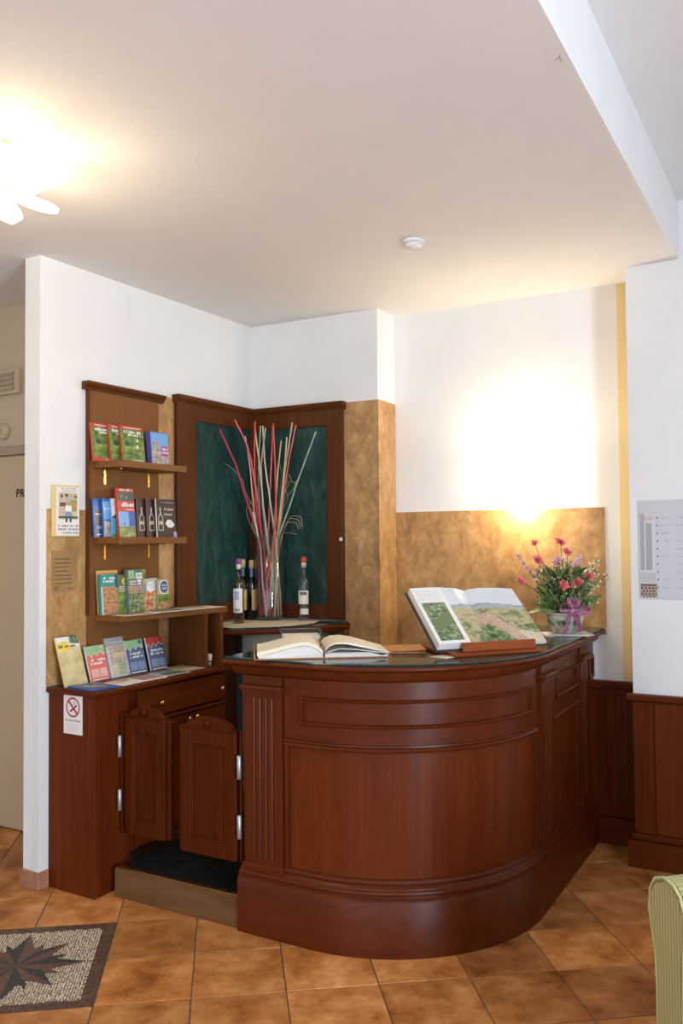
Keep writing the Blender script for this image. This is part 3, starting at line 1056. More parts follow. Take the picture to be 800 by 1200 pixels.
SX, SZ = 1.61, 1.86
sc = thing('wall_sconce', 'glowing frosted glass wall lamp with two flared shades on the niche wall', 'lamp', (SX, NY - .001, SZ))
MB().box(-.045, .045, -.016, 0, -.07, .07, .006).build('back_plate', M['plastic_white'], sc)
MB().tube([(0, -.01, 0), (0, -.075, 0)], .010, 10).build('arm', M['plastic_white'], sc)
sh_m = plain('frosted_sconce_glass', (.95, .92, .85), .4, emit=(1.0, .84, .60), estr=33.0)
T0 = Matrix.Translation((0, -.105, 0))
for sgn in (1, -1):
    pr = [(.022, .010), (.050, .035), (.075, .080), (.094, .135), (.090, .135), (.071, .082), (.046, .038), (.018, .014)]
    MB().lathe([(r_, sgn * z) for r_, z in pr], 24, mtx=T0, cap=False).build('shade', sh_m, sc)
    MB().sphere((0, -.105, sgn * .06), .018).build('bulb', plain('bulb_glow', (1, 1, 1), .3, emit=(1, .85, .6), estr=25), sc)
point_light('sconce_light_up', (SX, NY - .106, SZ + .125), 7, WARM, .02)
point_light('sconce_light_down', (SX, NY - .106, SZ - .125), 4.5, WARM, .02)

sd = thing('smoke_detector', 'small round white smoke detector on the ceiling', 'detector', (1.487, -.893, HC))
MB().lathe([(.050, 0), (.050, -.012), (.042, -.016)], 24).build('base', M['plastic_white'], sd)
MB().lathe([(.040, -.016), (.036, -.028), (.026, -.034), (.0001, -.035)], 24).build('sensor_dome', M['plastic_white'], sd)
hk = thing('ceiling_hook', 'tiny dark hook on the edge of the ceiling drop', 'hook', (2.425, -2.00, HC))
MB().tube([(0, 0, 0), (0, 0, -.012), (.004, 0, -.018), (.008, 0, -.012)], .002, 6).build('hook_wire', M['chrome'], hk)

# ================================================================== PRINTED THINGS


def bookmake(name, label, cat, n, s, z, w, h, t, cover, lean=8, turn=0.0, group=None, prints=(), text=(), pages=True, edge='page'):
    """upright book on the left wall furniture; front cover looks out of the wall.
    prints: (material, unit polygon); text: (string, size, x, z, ink, align)"""
    r = thing(name, label, cat, Lw(n, s, z), BROT + R(turn), group, rx=-R(lean))
    cm = cover if not isinstance(cover, str) else ink(cover)
    if pages and t > .004:
        b = MB()
        b.box(0, w, 0, .0012, 0, h).box(0, w, t - .0012, t, 0, h).box(0, .0012, .0012, t - .0012, 0, h)
        b.build('cover', cm, r)
        MB().box(.0013, w - .002, .0013, t - .0013, .002, h - .002).build('pages', M[edge], r)
    else:
        MB().box(0, w, 0, t, 0, h).build('cover', cm, r)
    if prints:
        b = MB()
        for k, (mm, pl) in enumerate(prints):
            b.poly([(x * w, -.0003 - .0002 * k, z_ * h) for x, z_ in pl], mm if not isinstance(mm, str) else ink(mm))
        b.build('cover_print', None, r)
    y = -.0006 - .0002 * len(prints)
    for k, (tx, size, x, z_, col, al) in enumerate(text):
        if tx is None:      # unreadable title
            b = MB()
            q = random.Random(k + len(label))
            scribble(b, x * w, min(.95, x + .75) * w, z_ * h, size * .6, y, ink(col), q, .2)
            b.build('lettering', None, r)
        else:
            lettering(tx, size, Matrix.Translation((x * w, y, z_ * h)) @ FRX, ink(col), r, align=al)
    return r


def rect(x0, x1, z0, z1):
    return [(x0, z0), (x1, z0), (x1, z1), (x0, z1)]


def disc(cx, cz, rx, rz, k=18):
    return [(cx + rx * math.cos(2 * PI * q / k), cz + rz * math.sin(2 * PI * q / k)) for q in range(k)]


# top shelf: three green and red walking guides, one blue book
Z1 = 1.9122
gp = [(PH_FIELD, rect(0, 1, .0, .90)), ('red', rect(0, 1, .90, 1)), ('white', rect(.12, .88, .935, .955)),
      ('darkgreen', disc(.25, .52, .12, .07)), ('cream', disc(.68, .45, .06, .05)), ('white', disc(.70, .62, .05, .035))]
gt = [(None, .020, .12, .80, 'white', 'LEFT'), (None, .016, .30, .73, 'white', 'LEFT'), (None, .007, .5, .08, 'white', 'LEFT')]
bookmake('walking_guide', 'green and red walking guide at the left end of the top shelf', 'book', .062, -1.318, Z1, .155, .186, .012, 'red', 7, 0, 'walking guides on the top shelf',
         gp + [('red', rect(0, 1, 0, .10)), ('white', rect(.45, .9, .04, .06))], gt)
bookmake('walking_guide', 'half covered green and red walking guide, middle of the three on the top shelf', 'book', .083, -1.228, Z1, .155, .186, .012, 'red', 7, 0, 'walking guides on the top shelf', gp, gt)
bookmake('walking_guide', 'fully visible green and red walking guide right of its two twins on the top shelf', 'book', .104, -1.172, Z1, .155, .186, .012, 'red', 7, 0, 'walking guides on the top shelf', gp, gt)
bookmake('castle_book', 'thick blue book with castle photo standing alone on the top shelf', 'book', .115, -.985, Z1, .130, .172, .032, plain('violet_blue_cover', (.10, .09, .36), .4), 5, 0, None,
         [('sky', rect(.02, .98, .5, .98)), (PH_STONE, rect(.02, .98, .02, .45)), (PH_STONE, [(.05, .45), (.1, .70), (.28, .76), (.45, .66), (.5, .45)]), ('magenta', rect(.58, .94, .30, .60))],
         [(None, .016, .62, .48, 'white', 'LEFT'), (None, .014, .62, .38, 'white', 'LEFT')])

# middle shelf
Z2 = 1.5522
bg = 'blue guides on the middle shelf'
bookmake('blue_guide', 'dark blue travel guide at the far left of the middle shelf', 'book', .060, -1.312, Z2, .105, .185, .010, 'blue', 4, 0, bg,
         [('dgrey', rect(.1, 1, .30, .70)), ('navy', rect(0, 1, 0, .3)), ('slate2', rect(.15, .5, .22, .30))], [(None, .010, .1, .58, 'white', 'LEFT'), (None, .008, .1, .06, 'white', 'LEFT')])
bookmake('blue_guide', 'bright blue travel guide, second from the left on the middle shelf', 'book', .075, -1.268, Z2, .105, .185, .010, 'blue', 4, 0, bg,
         [('sky', [(0, .92), (.6, .95), (.9, .8), (.7, .5), (.1, .45)]), (PH_STONE, rect(.05, 1, .02, .42))], [(None, .010, .1, .72, 'white', 'LEFT')])
bookmake('blue_guide', 'light blue travel guide with turquoise sea left of the red city guide', 'book', .090, -1.226, Z2, .105, .186, .010, 'sky', 4, 0, bg,
         [('white', rect(0, .5, .55, 1)), ('darkgreen', [(.0, .5), (.25, .6), (.5, .5)]), ('cyan', rect(.05, 1, .10, .47)), ('leafgreen', rect(0, 1, 0, .10))], [(None, .010, .1, .85, 'sky', 'LEFT')])
bookmake('city_guide', 'tall red and black city guide rising above the middle shelf books', 'book', .120, -1.212, Z2, .112, .238, .014, 'red', 5, 0, None,
         [('black_' if False else 'dgrey', rect(.02, .98, .74, .92)), ('sky', rect(.02, .98, .20, .52)), ('blue', rect(.62, .98, .1, .52)), (PH_FIELD, rect(.02, .98, 0, .22)), ('darkgreen', disc(.34, .27, .03, .03)),
          ('leafgreen', rect(.2, .3, .80, .86)), ('grey', rect(.5, .6, .78, .84))],
         [(None, .014, .15, .94, 'white', 'LEFT'), (None, .030, .22, .62, 'white', 'LEFT'), (None, .010, .45, .55, 'white', 'LEFT')])
dg = 'brown distillery booklets on the middle shelf'
bottle_p = [('lgrey', rect(.14, .34, .17, .19)), ('lgrey', rect(.12, .15, .17, .52)), ('lgrey', rect(.33, .36, .17, .52)), ('sand', rect(.13, .35, .33, .42)),
            ('lgrey', [(.12, .52), (.21, .62), (.21, .78), (.27, .78), (.27, .62), (.36, .52), (.33, .51), (.245, .60), (.15, .51)])]
for k, (s_, lab) in enumerate(((-1.102, 'brown bottle booklet touching the red city guide'), (-1.046, 'brown bottle booklet, second right of the red city guide'), (-.990, 'brown bottle booklet, mostly hidden behind the last brown booklet'))):
    bookmake('distillery_booklet', lab, 'booklet', .062 + .013 * k, s_, Z2, .150, .193, .007, 'brown', 4, 0, dg, bottle_p + [('brown2', rect(0, .045, 0, 1))], ())
bookmake('distillery_booklet', 'dark brown booklet with pale spine and white script title, right end of middle shelf', 'booklet', .104, -.942, Z2, .150, .195, .007, 'brown', 4, 0, dg,
         bottle_p + [('cream', rect(0, .05, 0, 1)), ('white', [(.46, .36), (.60, .25), (.78, .25), (.92, .33), (.74, .46), (.58, .46)]), ('lilac', rect(.85, 1, 0, .14))],
         [('Profumi', .021, .42, .70, 'white', 'LEFT'), ("d'autori", .020, .40, .57, 'white', 'LEFT'), ('49', .014, .64, .33, 'grey', 'LEFT'), (None, .006, .3, .90, 'lgrey', 'LEFT')])

# riser top: travel guides
Z3 = 1.1866
bookmake('magazine', 'yellow magazine showing its top edge behind the teal guide', 'magazine', .055, -1.283, Z3, .135, .208, .005, 'gold', 4, 0, None, [('orange', rect(.0, 1, .90, .94))], ())
bookmake('market_guide', 'teal topped travel guide with a market photo at the left of the riser', 'book', .085, -1.288, Z3, .105, .190, .016, 'teal', 4, 0, None,
         [(PH_MARKET, rect(.10, 1, 0, .70)), ('teal', rect(0, 1, .70, 1)), ('lgrey', rect(0, .10, 0, .7)), ('navy', rect(.88, 1, .66, 1))], [(None, .016, .14, .88, 'white', 'LEFT'), (None, .016, .14, .80, 'white', 'LEFT')])
bookmake('wine_guide', 'green guide with a yellow round badge beside the teal guide', 'book', .080, -1.192, Z3, .090, .185, .016, plain('moss_cover', (.11, .15, .08), .4), 4, 0, None,
         [(PH_FIELD, rect(.1, 1, 0, .58)), ('yellow', disc(.70, .82, .20, .10)), ('lgrey', rect(.06, .10, .1, 1)), ('leafgreen', disc(.70, .82, .08, .05))], [('DOC', .026, .26, .56, 'white', 'LEFT'), (None, .008, .28, .67, 'white', 'LEFT')])
bookmake('photo_guide', 'tall grey green guide with white title blocks, middle of the riser', 'book', .095, -1.128, Z3, .108, .208, .018, plain('grey_green_cover', (.10, .16, .12), .4), 4, 0, None,
         [(PH_TOWN, rect(.08, 1, .44, .62)), (PH_VINE, rect(.08, 1, 0, .44)), ('white', rect(.56, .98, .78, .92)), ('lgrey', rect(.15, .60, .64, .74)), ('white', rect(.64, .9, .64, .76)), ('lightgreen', rect(.1, .48, .78, .98))],
         [(None, .016, .60, .83, 'grey', 'LEFT'), (None, .012, .2, .67, 'darkgreen', 'LEFT')])
bookmake('park_guide', 'green guide standing behind the flower covered booklet on the riser', 'book', .055, -1.055, Z3, .095, .205, .006, plain('leaf_cover', (.16, .24, .05), .4), 3, 0, None, [(PH_FIELD, rect(0, 1, .3, 1)), ('leafgreen', disc(.6, .88, .15, .05))], ())
bookmake('garden_booklet', 'colourful flower covered booklet with white oval title on the riser', 'booklet', .090, -1.022, Z3, .094, .158, .012, plain('garden_purple', (.22, .10, .38), .4), 4, 0, None,
         [(PH_FLOWER, rect(.0, 1, 0, .62)), ('slate2', rect(0, .3, .6, .84)), ('gold', rect(0, .3, .84, 1)), ('lgrey', rect(.3, 1, .62, 1)), ('white', disc(.62, .74, .28, .17))], [(None, .010, .42, .78, 'lilac', 'LEFT'), (None, .010, .42, .70, 'lilac', 'LEFT')])
bookmake('valley_booklet', 'pale green thin booklet between the two oval titled booklets', 'booklet', .070, -.960, Z3, .072, .160, .010, plain('pale_green_cover', (.36, .46, .26), .4), 4, 0, None, [('lightgreen', rect(.5, 1, 0, 1)), ('sand', rect(.2, .5, 0, .3))], ())
bookmake('hiking_booklet', 'booklet with blue oval title at the right end of the riser', 'booklet', .085, -.905, Z3, .080, .150, .012, plain('sand_cover', (.55, .45, .28), .4), 4, 0, None,
         [(PH_FIELD, rect(0, 1, .1, .5)), (PH_MARKET, rect(.15, 1, 0, .24)), ('white', disc(.55, .74, .44, .24)), ('slate', disc(.58, .74, .38, .21))], [(None, .010, .36, .78, 'white', 'LEFT'), (None, .012, .36, .67, 'white', 'LEFT')])


def flat_sheet(name, label, cat, n, s, z, ln, ls, turn, mat, group=None, prints=(), t=.0012, curl=0.0):
    """sheet or leaflet lying flat: ln across (out of the wall), ls along the wall"""
    r = thing(name, label, cat, Lw(n, s, z), LROT + R(turn), group)
    b = MB()
    k = 6
    for i in range(k):
        xa, xb = -ln / 2 + ln * i / k, -ln / 2 + ln * (i + 1) / k
        za, zb = curl * (i / k) ** 2, curl * ((i + 1) / k) ** 2
        vs = [(xa, -ls / 2, za), (xb, -ls / 2, zb), (xb, ls / 2, zb), (xa, ls / 2, za)]
        lo = [b.bm.verts.new(v) for v in vs]
        hi = [b.bm.verts.new((v[0], v[1], v[2] + t)) for v in vs]
        b.bm.faces.new(lo[::-1])
        b.bm.faces.new(hi)
        for q in range(4):
            b.bm.faces.new((lo[q], lo[(q + 1) % 4], hi[(q + 1) % 4], hi[q]))
    b.build('sheet', mat, r)
    if prints:
        b = MB()
        for j, (mm, pl) in enumerate(prints):
            b.poly([((x - .5) * ln, (y - .5) * ls, t + .0003 + .0002 * j) for x, y in pl], mm if not isinstance(mm, str) else ink(mm))
        b.build('sheet_print', None, r)
    return r


rs = 'white sheets lying along the riser top'
flat_sheet('paper_sheet', 'printed white sheet overhanging the left end of the riser top', 'sheet', .188, -1.170, Z3 + .0002, .10, .21, -6, M['paper'], rs, [(PH_TOWN, rect(.1, .8, .1, .9))])
flat_sheet('paper_sheet', 'printed white sheet in the middle of the riser top', 'sheet', .205, -.955, Z3 + .0016, .12, .24, -7, M['paper'], rs, [(PH_VINE, rect(.1, .7, .1, .9))])
flat_sheet('paper_sheet', 'white sheet at the right end of the riser top', 'sheet', .205, -.730, Z3 + .0002, .15, .235, -7, M['paper'], rs, [('sand', rect(.1, .6, .2, .8))])

# counter: five leaning leaflets
ZC = .8862
lz = 'leaflets leaning above the low cabinet'
bookmake('hill_brochure', 'glossy yellow brochure with dark tree leaning at the left end of the low cabinet', 'brochure', .105, -1.522, ZC, .140, .225, .008, plain('sunny_cover', (.62, .52, .22), .15, coat=.6), 17, 4, None,
         [(PH_SUN, rect(0, 1, 0, .78)), ('white', rect(0, 1, .78, 1)), (PH_VINE, [(.55, .86), (.98, .83), (1, 1), (.6, 1)]), ('yellow', [(0, .72), (.45, .70), (.6, .80), (.4, .92), (0, .88)])], [(None, .020, .05, .78, 'darkgreen', 'LEFT')])
mz = [(0, .72), (.10, .78), (.25, .66), (.40, .80), (.55, .69), (.72, .82), (.88, .72), (1, .76)]


def mount(top, low, panelc):
    return [(top, rect(0, 1, .6, 1)), ('white', [(0, .0), (1, 0)] + [(x, z + .018) for x, z in mz[::-1]]), (low, [(0, 0), (1, 0)] + mz[::-1]),
            (panelc, rect(.10, .50, .10, .34)), (panelc, rect(.54, .92, .10, .34)), ('white', rect(.1, .92, .02, .05))]


mt = [(None, .018, .18, .56, 'white', 'LEFT'), (None, .018, .14, .46, 'white', 'LEFT')]
bookmake('mountain_leaflet', 'red leaflet with green top and white mountain line on the low cabinet', 'leaflet', .095, -1.362, ZC, .122, .165, .008, 'white', 16, 3, lz, mount('lightgreen', 'salmon', 'pink') + [('pink', rect(.78, .92, .88, .97))], mt)
pk = bookmake('bagged_leaflet', 'yellow patterned leaflet packed in a clear plastic bag on the low cabinet', 'leaflet', .092, -1.232, ZC, .112, .150, .006, 'lgrey', 15, 2, None,
              [(PH_MARKET, rect(.12, 1, .3, .98)), ('gold', rect(.3, 1, .62, .92)), ('sand', rect(.14, .5, .1, .42)), ('leafgreen', rect(.5, .95, .05, .5))],
              [(None, .012, .35, .86, 'brown', 'LEFT'), (None, .012, .35, .78, 'brown', 'LEFT'), (None, .012, .5, .44, 'brown', 'LEFT'), (None, .012, .5, .34, 'brown', 'LEFT'), (None, .012, .5, .24, 'brown', 'LEFT')])
bagm = plain('clear_bag_plastic', (.9, .9, .9), .08, trans=.0)
bagm.node_tree.nodes['Principled BSDF'].inputs['Alpha'].default_value = .16
MB().box(-.004, .117, -.004, -.0035, -.001, .190).box(-.004, .117, .0075, .008, -.001, .190).build('plastic_bag', bagm, pk)
MB().box(-.004, .117, -.0048, .0085, .166, .170).build('bag_seal', ink('lgrey'), pk)
bookmake('mountain_leaflet', 'blue leaflet with green top and white mountain line on the low cabinet', 'leaflet', .092, -1.112, ZC, .125, .165, .008, 'white', 15, 2, lz, mount('lightgreen', 'slate', 'slate2') + [('slate', rect(.74, .94, .86, .98))], mt)
bookmake('mountain_leaflet', 'blue leaflet with red top at the right end of the leaflet row', 'leaflet', .098, -.972, ZC, .125, .168, .008, 'white', 15, 2, lz, mount('red', 'slate', 'slate2'), mt)
fz = 'leaflets lying flat on the low cabinet'
flat_sheet('flat_leaflet', 'dark blue leaflet lying flat at the left corner of the low cabinet', 'leaflet', .205, -1.455, ZC + .0004, .175, .145, -8, ink('blue'), fz,
           [('slate', rect(.1, .95, .1, .9)), ('sky', [(.15, .3), (.25, .2), (.6, .55), (.5, .65)]), ('white', [(.4, .2), (.45, .2), (.8, .7), (.74, .7)]), ('slate2', rect(.05, .3, .7, .95))], .006)
flat_sheet('flat_leaflet', 'white and red leaflet lying flat right of the dark blue one', 'leaflet', .235, -1.300, ZC + .0004, .125, .140, 4, M['paper'], fz, [('pink', rect(.1, .5, .1, .9)), (PH_TOWN, rect(.05, .4, .5, .95))], .004)
flat_sheet('flat_leaflet', 'tan printed leaflet lying flat in front of the bagged leaflet', 'leaflet', .235, -1.150, ZC + .0004, .125, .145, -4, M['paper'], fz, [(PH_TOWN, rect(.04, .9, .05, .95))], .003)
flat_sheet('flat_leaflet', 'grey blue leaflet lying flat in front of the blue leaflets', 'leaflet', .225, -.985, ZC + .0004, .13, .165, -9, ink('lgrey'), fz, [('slate2', rect(.05, .55, .2, .9)), (PH_VINE, rect(.5, .95, .1, .9))], .003)
flat_sheet('flat_leaflet', 'sand coloured leaflet lying flat against the riser divider', 'leaflet', .185, -.828, ZC + .0004, .17, .125, -4, ink('sand'), fz, [('cream', rect(.1, .9, .1, .9)), (PH_SUN, rect(.1, .6, .1, .9))], .003)

# wall poster and handwritten note on the left wall
po = thing('wall_poster', 'small yellow edged poster of a cook on the left wall', 'poster', Lw(.0045, -1.520, 1.556), BROT)
MB().box(0, .155, -.012, 0, 0, .236, .002).build('yellow_mount', plain('poster_yellow', (.72, .56, .24), .5), po)
b = MB()
b.box(.016, .152, -.0165, -.0125, .003, .228, .002, mat=M['paper'])
b.build('sheet', None, po)
b = MB()
Y = -.0169
for pl, mm in ((rect(.10, .90, .34, .88), 'sand'), (rect(.12, .5, .52, .72), 'rose'), (rect(.5, .88, .50, .74), 'leafgreen'), (rect(.14, .4, .60, .68), 'brown2'), (disc(.52, .68, .12, .07), 'tan'), (disc(.50, .74, .13, .035), 'lilac'),
               (rect(.38, .64, .48, .62), 'white'), ([(.40, .50), (.62, .50), (.70, .36), (.32, .36)], 'slate2'), (rect(.08, .92, .36, .40), 'darkgreen'), (rect(.38, .46, .28, .37), 'navy'), (rect(.56, .64, .28, .37), 'navy'),
               (disc(.56, .66, .025, .014), 'red'), (rect(.18, .26, .78, .84), 'brown'), (rect(.36, .48, .80, .86), 'dgrey'), (rect(.60, .68, .79, .85), 'gold'), (rect(.75, .86, .78, .83), 'brown2'),
               (rect(.70, .84, .56, .66), 'salmon')):
    Y -= .00012
    b.poly([(.016 + x * .136, Y, .003 + z * .225) for x, z in pl], ink(mm))
q = random.Random(5)
for z_ in (.965, .915):
    scribble(b, .045, .135, z_ * .225, .006, -.0170, ink('grey'), q)
for k, z_ in enumerate((.19, .12, .05)):
    scribble(b, .026 + .025 * (k == 2), .146, z_ * .225 + .003, .007, -.0170, ink('dgrey'), q)
b.build('poster_print', None, po)
nt_ = thing('handwritten_note', 'brown paper note with black handwriting on the left wall', 'note', Lw(.0045, -1.516, 1.306), BROT)
MB().box(0, .150, -.0015, 0, 0, .186).build('sheet', noisy('kraft_paper', [(.3, (.30, .165, .060)), (.7, (.38, .22, .085))], (12, 12, 12), 4, .7), nt_)
b = MB()
q = random.Random(11)
for k in range(7):
    z_ = .148 - k * .0185
    x0, x1 = .016, .130 * q.uniform(.72, 1.03)
    pts = []
    m = int((x1 - x0) / .0032)
    for j in range(m):
        pts.append((x0 + j * .0032, -.0022, z_ + .0028 * math.sin(j * 2.1 + k) + q.uniform(-.0015, .0015)))
    b.tube(pts, .0009, 4)
pts = [(.095 + j * .004, -.0022, .012 + .002 * math.sin(j * 2)) for j in range(10)]
b.tube(pts, .0009, 4)
b.tube([(.024 + .008 * math.cos(a), -.0022, .016 + .008 * math.sin(a)) for a in [x * .6 for x in range(11)]], .0010, 4)
b.build('handwriting', M['black'], nt_)

# calendar print on the right pier
ca = thing('wall_notice', 'laminated grey notice sheet with columns and old group photo on the right pier', 'notice', (2.243, PY - .0005, 1.243))
mg = plain('laminated_grey_paper', (.50, .47, .48), .12, coat=.5)
MB().box(0, .40, -.003, 0, 0, .462, .001).build('sheet', mg, ca)
b = MB()
for (x0, x1, z0, z1) in ((.008, .028, .135, .40), (.034, .062, .135, .355)):
    b.poly([(x0, -.0033, z0), (x1, -.0033, z0), (x1, -.0033, z1), (x0, -.0033, z1)], plain('notice_column', (.36, .35, .36), .2))
b.poly([(.004, -.0032, .128), (.072, -.0032, .128), (.072, -.0032, .37), (.004, -.0032, .37)], plain('notice_white', (.60, .58, .59), .15))
b.poly([(.028, -.0034, .366), (.066, -.0034, .366), (.066, -.0034, .384), (.028, -.0034, .384)], ink('rose'))
q = random.Random(2)
for k in range(15):
    scribble(b, .010, .026, .142 + k * .014, .004, -.0035, ink('grey'), q)
    scribble(b, .036, .060, .142 + k * .014, .004, -.0035, ink('grey'), q)
b.build('text_columns', None, ca)['kind'] = 'stuff'
b = MB()
for k in range(4):
    scribble(b, .006, .078, .084 + k * .010, .005, -.0034, ink('grey'), q)
for r_ in range(10):
    b.poly([(.086 + x * .0035, -.0034, .055 + r_ * .036 + z * .005) for x, z in disc(0, 0, 1, 1, 8)], ink('purple' if r_ < 4 else 'dgrey'))
    for c_ in range(4):
        if q.random() < .75:
            scribble(b, .105 + c_ * .065, .135 + c_ * .065, .052 + r_ * .036, .006, -.0034, ink('grey'), q)
b.build('fine_print', None, ca)['kind'] = 'stuff'
b = MB()
b.poly([(.008, -.0036, .008), (.080, -.0036, .008), (.080, -.0036, .070), (.008, -.0036, .070)], ink('brown2'))
for r_ in range(4):
    for c_ in range(9):
        b.poly([(.013 + c_ * .0077 + (r_ % 2) * .003 + x * .0025, -.0038, .016 + r_ * .014 + z * .0034) for x, z in disc(0, 0, 1, 1, 8)], ink('rose'))
        b.poly([(.013 + c_ * .0077 + (r_ % 2) * .003 + x * .0032, -.0037, .010 + r_ * .014 + z * .0036) for x, z in disc(0, 0, 1, 1, 8)], ink('dgrey' if (c_ + r_) % 2 else 'sand'))
b.build('group_photo', None, ca)

# ================================================================== CORNER SHELF: vase, sticks, bottles
VX, VY = .205, -.120
STICKS = [
    ('crimson', 0.0050, 'crimson stick leaning furthest left in the glass vase',
     [(0.178, -0.18, 1.098), (0.17, -0.19, 1.568), (0.155, -0.29, 1.79), (0.149, -0.368, 1.959), (0.111, -0.466, 2.147)]),
    ('rose', 0.0050, 'rose red stick with the highest tip on the left of the vase',
     [(0.214, -0.151, 1.098), (0.191, -0.167, 1.499), (0.187, -0.226, 1.811), (0.189, -0.278, 1.983), (0.178, -0.311, 2.087), (0.15, -0.377, 2.207)]),
    ('cream', 0.0035, 'thin cream stick just right of the leftmost red sticks',
     [(0.206, -0.086, 1.098), (0.182, -0.17, 1.45), (0.167, -0.208, 1.622), (0.167, -0.224, 1.743), (0.172, -0.263, 1.946), (0.169, -0.306, 2.122)]),
    ('red', 0.0050, 'bright red stick rising near the middle left of the vase',
     [(0.214, -0.116, 1.098), (0.171, -0.155, 1.499), (0.174, -0.208, 1.744), (0.176, -0.226, 1.938), (0.208, -0.264, 2.206)]),
    ('beige', 0.0045, 'beige stick crossing in front of the bright red one',
     [(0.259, -0.114, 1.098), (0.233, -0.151, 1.401), (0.209, -0.174, 1.656), (0.202, -0.212, 1.958), (0.199, -0.257, 2.188)]),
    ('sage', 0.0045, 'thin sage green stick behind the beige sticks',
     [(0.158, -0.113, 1.098), (0.154, -0.13, 1.499), (0.166, -0.171, 1.844), (0.175, -0.182, 1.991), (0.2, -0.199, 2.19)]),
    ('sage', 0.0045, 'short sage green stick ending behind the middle of the bunch',
     [(0.209, -0.073, 1.098), (0.186, -0.124, 1.499), (0.187, -0.167, 1.745), (0.199, -0.191, 1.964), (0.225, -0.184, 2.179)]),
    ('beige', 0.0050, 'beige stick leaning left across the middle of the vase',
     [(0.263, -0.089, 1.098), (0.262, -0.123, 1.4), (0.258, -0.143, 1.557), (0.234, -0.166, 1.812), (0.211, -0.174, 1.99), (0.205, -0.184, 2.191)]),
    ('red', 0.0050, 'straight bright red stick in the middle of the bunch',
     [(0.18, -0.17, 1.098), (0.235, -0.162, 1.401), (0.28, -0.157, 1.655), (0.278, -0.169, 1.957), (0.287, -0.196, 2.198)]),
    ('rose', 0.0045, 'rose red stick close behind the straight red one',
     [(0.157, -0.102, 1.098), (0.183, -0.112, 1.449), (0.22, -0.137, 1.745), (0.239, -0.155, 1.891), (0.262, -0.164, 2.189)]),
    ('straw', 0.0045, 'short straw yellow stick right of the two middle red ones',
     [(0.212, -0.14, 1.098), (0.248, -0.146, 1.499), (0.291, -0.161, 1.928), (0.325, -0.171, 2.101)]),
    ('beige', 0.0045, 'straight beige stick right of the straw yellow one',
     [(0.259, -0.148, 1.098), (0.269, -0.135, 1.547), (0.325, -0.161, 1.838), (0.369, -0.182, 2.116)]),
    ('straw', 0.0045, 'long straw coloured stick leaning right of the middle',
     [(0.188, -0.131, 1.098), (0.25, -0.132, 1.449), (0.302, -0.146, 1.693), (0.345, -0.165, 1.935), (0.414, -0.194, 2.194)]),
    ('rose', 0.0040, 'slim rose stick with tip right of the long straw one',
     [(0.203, -0.1, 1.098), (0.263, -0.115, 1.498), (0.323, -0.15, 1.79), (0.374, -0.174, 1.981), (0.442, -0.2, 2.177)]),
    ('mint', 0.0040, 'pale mint green stick leaning furthest right out of the vase',
     [(0.222, -0.146, 1.098), (0.269, -0.135, 1.537), (0.368, -0.167, 1.706), (0.431, -0.193, 1.823), (0.516, -0.22, 1.98), (0.6, -0.247, 2.123)]),
    ('whitewash', 0.0050, 'whitewashed stick ending low at the left inside the vase',
     [(0.222, -0.181, 1.098), (0.199, -0.186, 1.305), (0.186, -0.183, 1.5), (0.168, -0.233, 1.694)]),
    ('crimson', 0.0055, 'thick crimson stick in the middle of the glass vase',
     [(0.231, -0.159, 1.098), (0.215, -0.176, 1.353), (0.203, -0.183, 1.499), (0.192, -0.208, 1.694), (0.184, -0.23, 1.86)]),
    ('peach', 0.0040, 'short peach stick low at the right inside the vase',
     [(0.27, -0.129, 1.098), (0.269, -0.137, 1.303), (0.264, -0.149, 1.499), (0.271, -0.161, 1.635)]),
]
pm = thing('paper_mat', 'cream paper mat lying on the corner shelf under the vase', 'mat', (.30, -.22, ZS))
MB().prism([(-.27, -.38), (-.02, -.36), (.06, -.30), (.13, -.23), (.20, -.13), (.235, .05), (.20, .17), (-.24, .17)], 0, .0012).build('sheet', plain('cream_mat_paper', (.66, .56, .42), .75), pm)
ZM = ZS + .0014
va = thing('glass_vase', 'tall clear glass cylinder vase holding coloured sticks on the corner shelf', 'vase', (VX, VY, ZM))
MB().lathe([(.0001, 0), (.078, 0), (.084, .004), (.085, .02), (.087, .490), (.0845, .492), (.082, .489), (.080, .024), (.074, .019), (.0001, .018)], 40).build('glass_body', M['glass'], va)
SC = {'crimson': (.52, .04, .085), 'rose': (.74, .14, .16), 'red': (.70, .085, .08), 'cream': (.80, .60, .42), 'beige': (.68, .56, .38), 'sage': (.48, .47, .32),
      'straw': (.52, .43, .22), 'mint': (.36, .48, .38), 'whitewash': (.72, .58, .50), 'peach': (.62, .36, .26)}
for c_, r_, lab, pts in STICKS:
    st_ = thing('decorative_stick', lab, 'stick', pts[0], 0, 'coloured sticks in the glass vase')
    P_ = [Vector(p) - Vector(pts[0]) for p in pts]
    fine = []
    q = random.Random(len(lab))
    for a, b_ in zip(P_, P_[1:]):
        for k in range(4):
            fine.append(a.lerp(b_, k / 4) + Vector((q.uniform(-.0015, .0015), q.uniform(-.0015, .0015), 0)))
    fine.append(P_[-1])
    n_ = len(fine)
    MB().tube(fine, [r_ * 1.25 * (1.08 - .35 * k / n_) for k in range(n_)], 8).build('stem', noisy('stick_' + c_, [(.3, tuple(x * .75 for x in SC[c_])), (.7, SC[c_])], (40, 40, 4), 3, .65), st_)
tw = noisy('dry_straw', [(.3, (.36, .27, .13)), (.7, (.55, .44, .24))], (30, 30, 30), 3, .7)


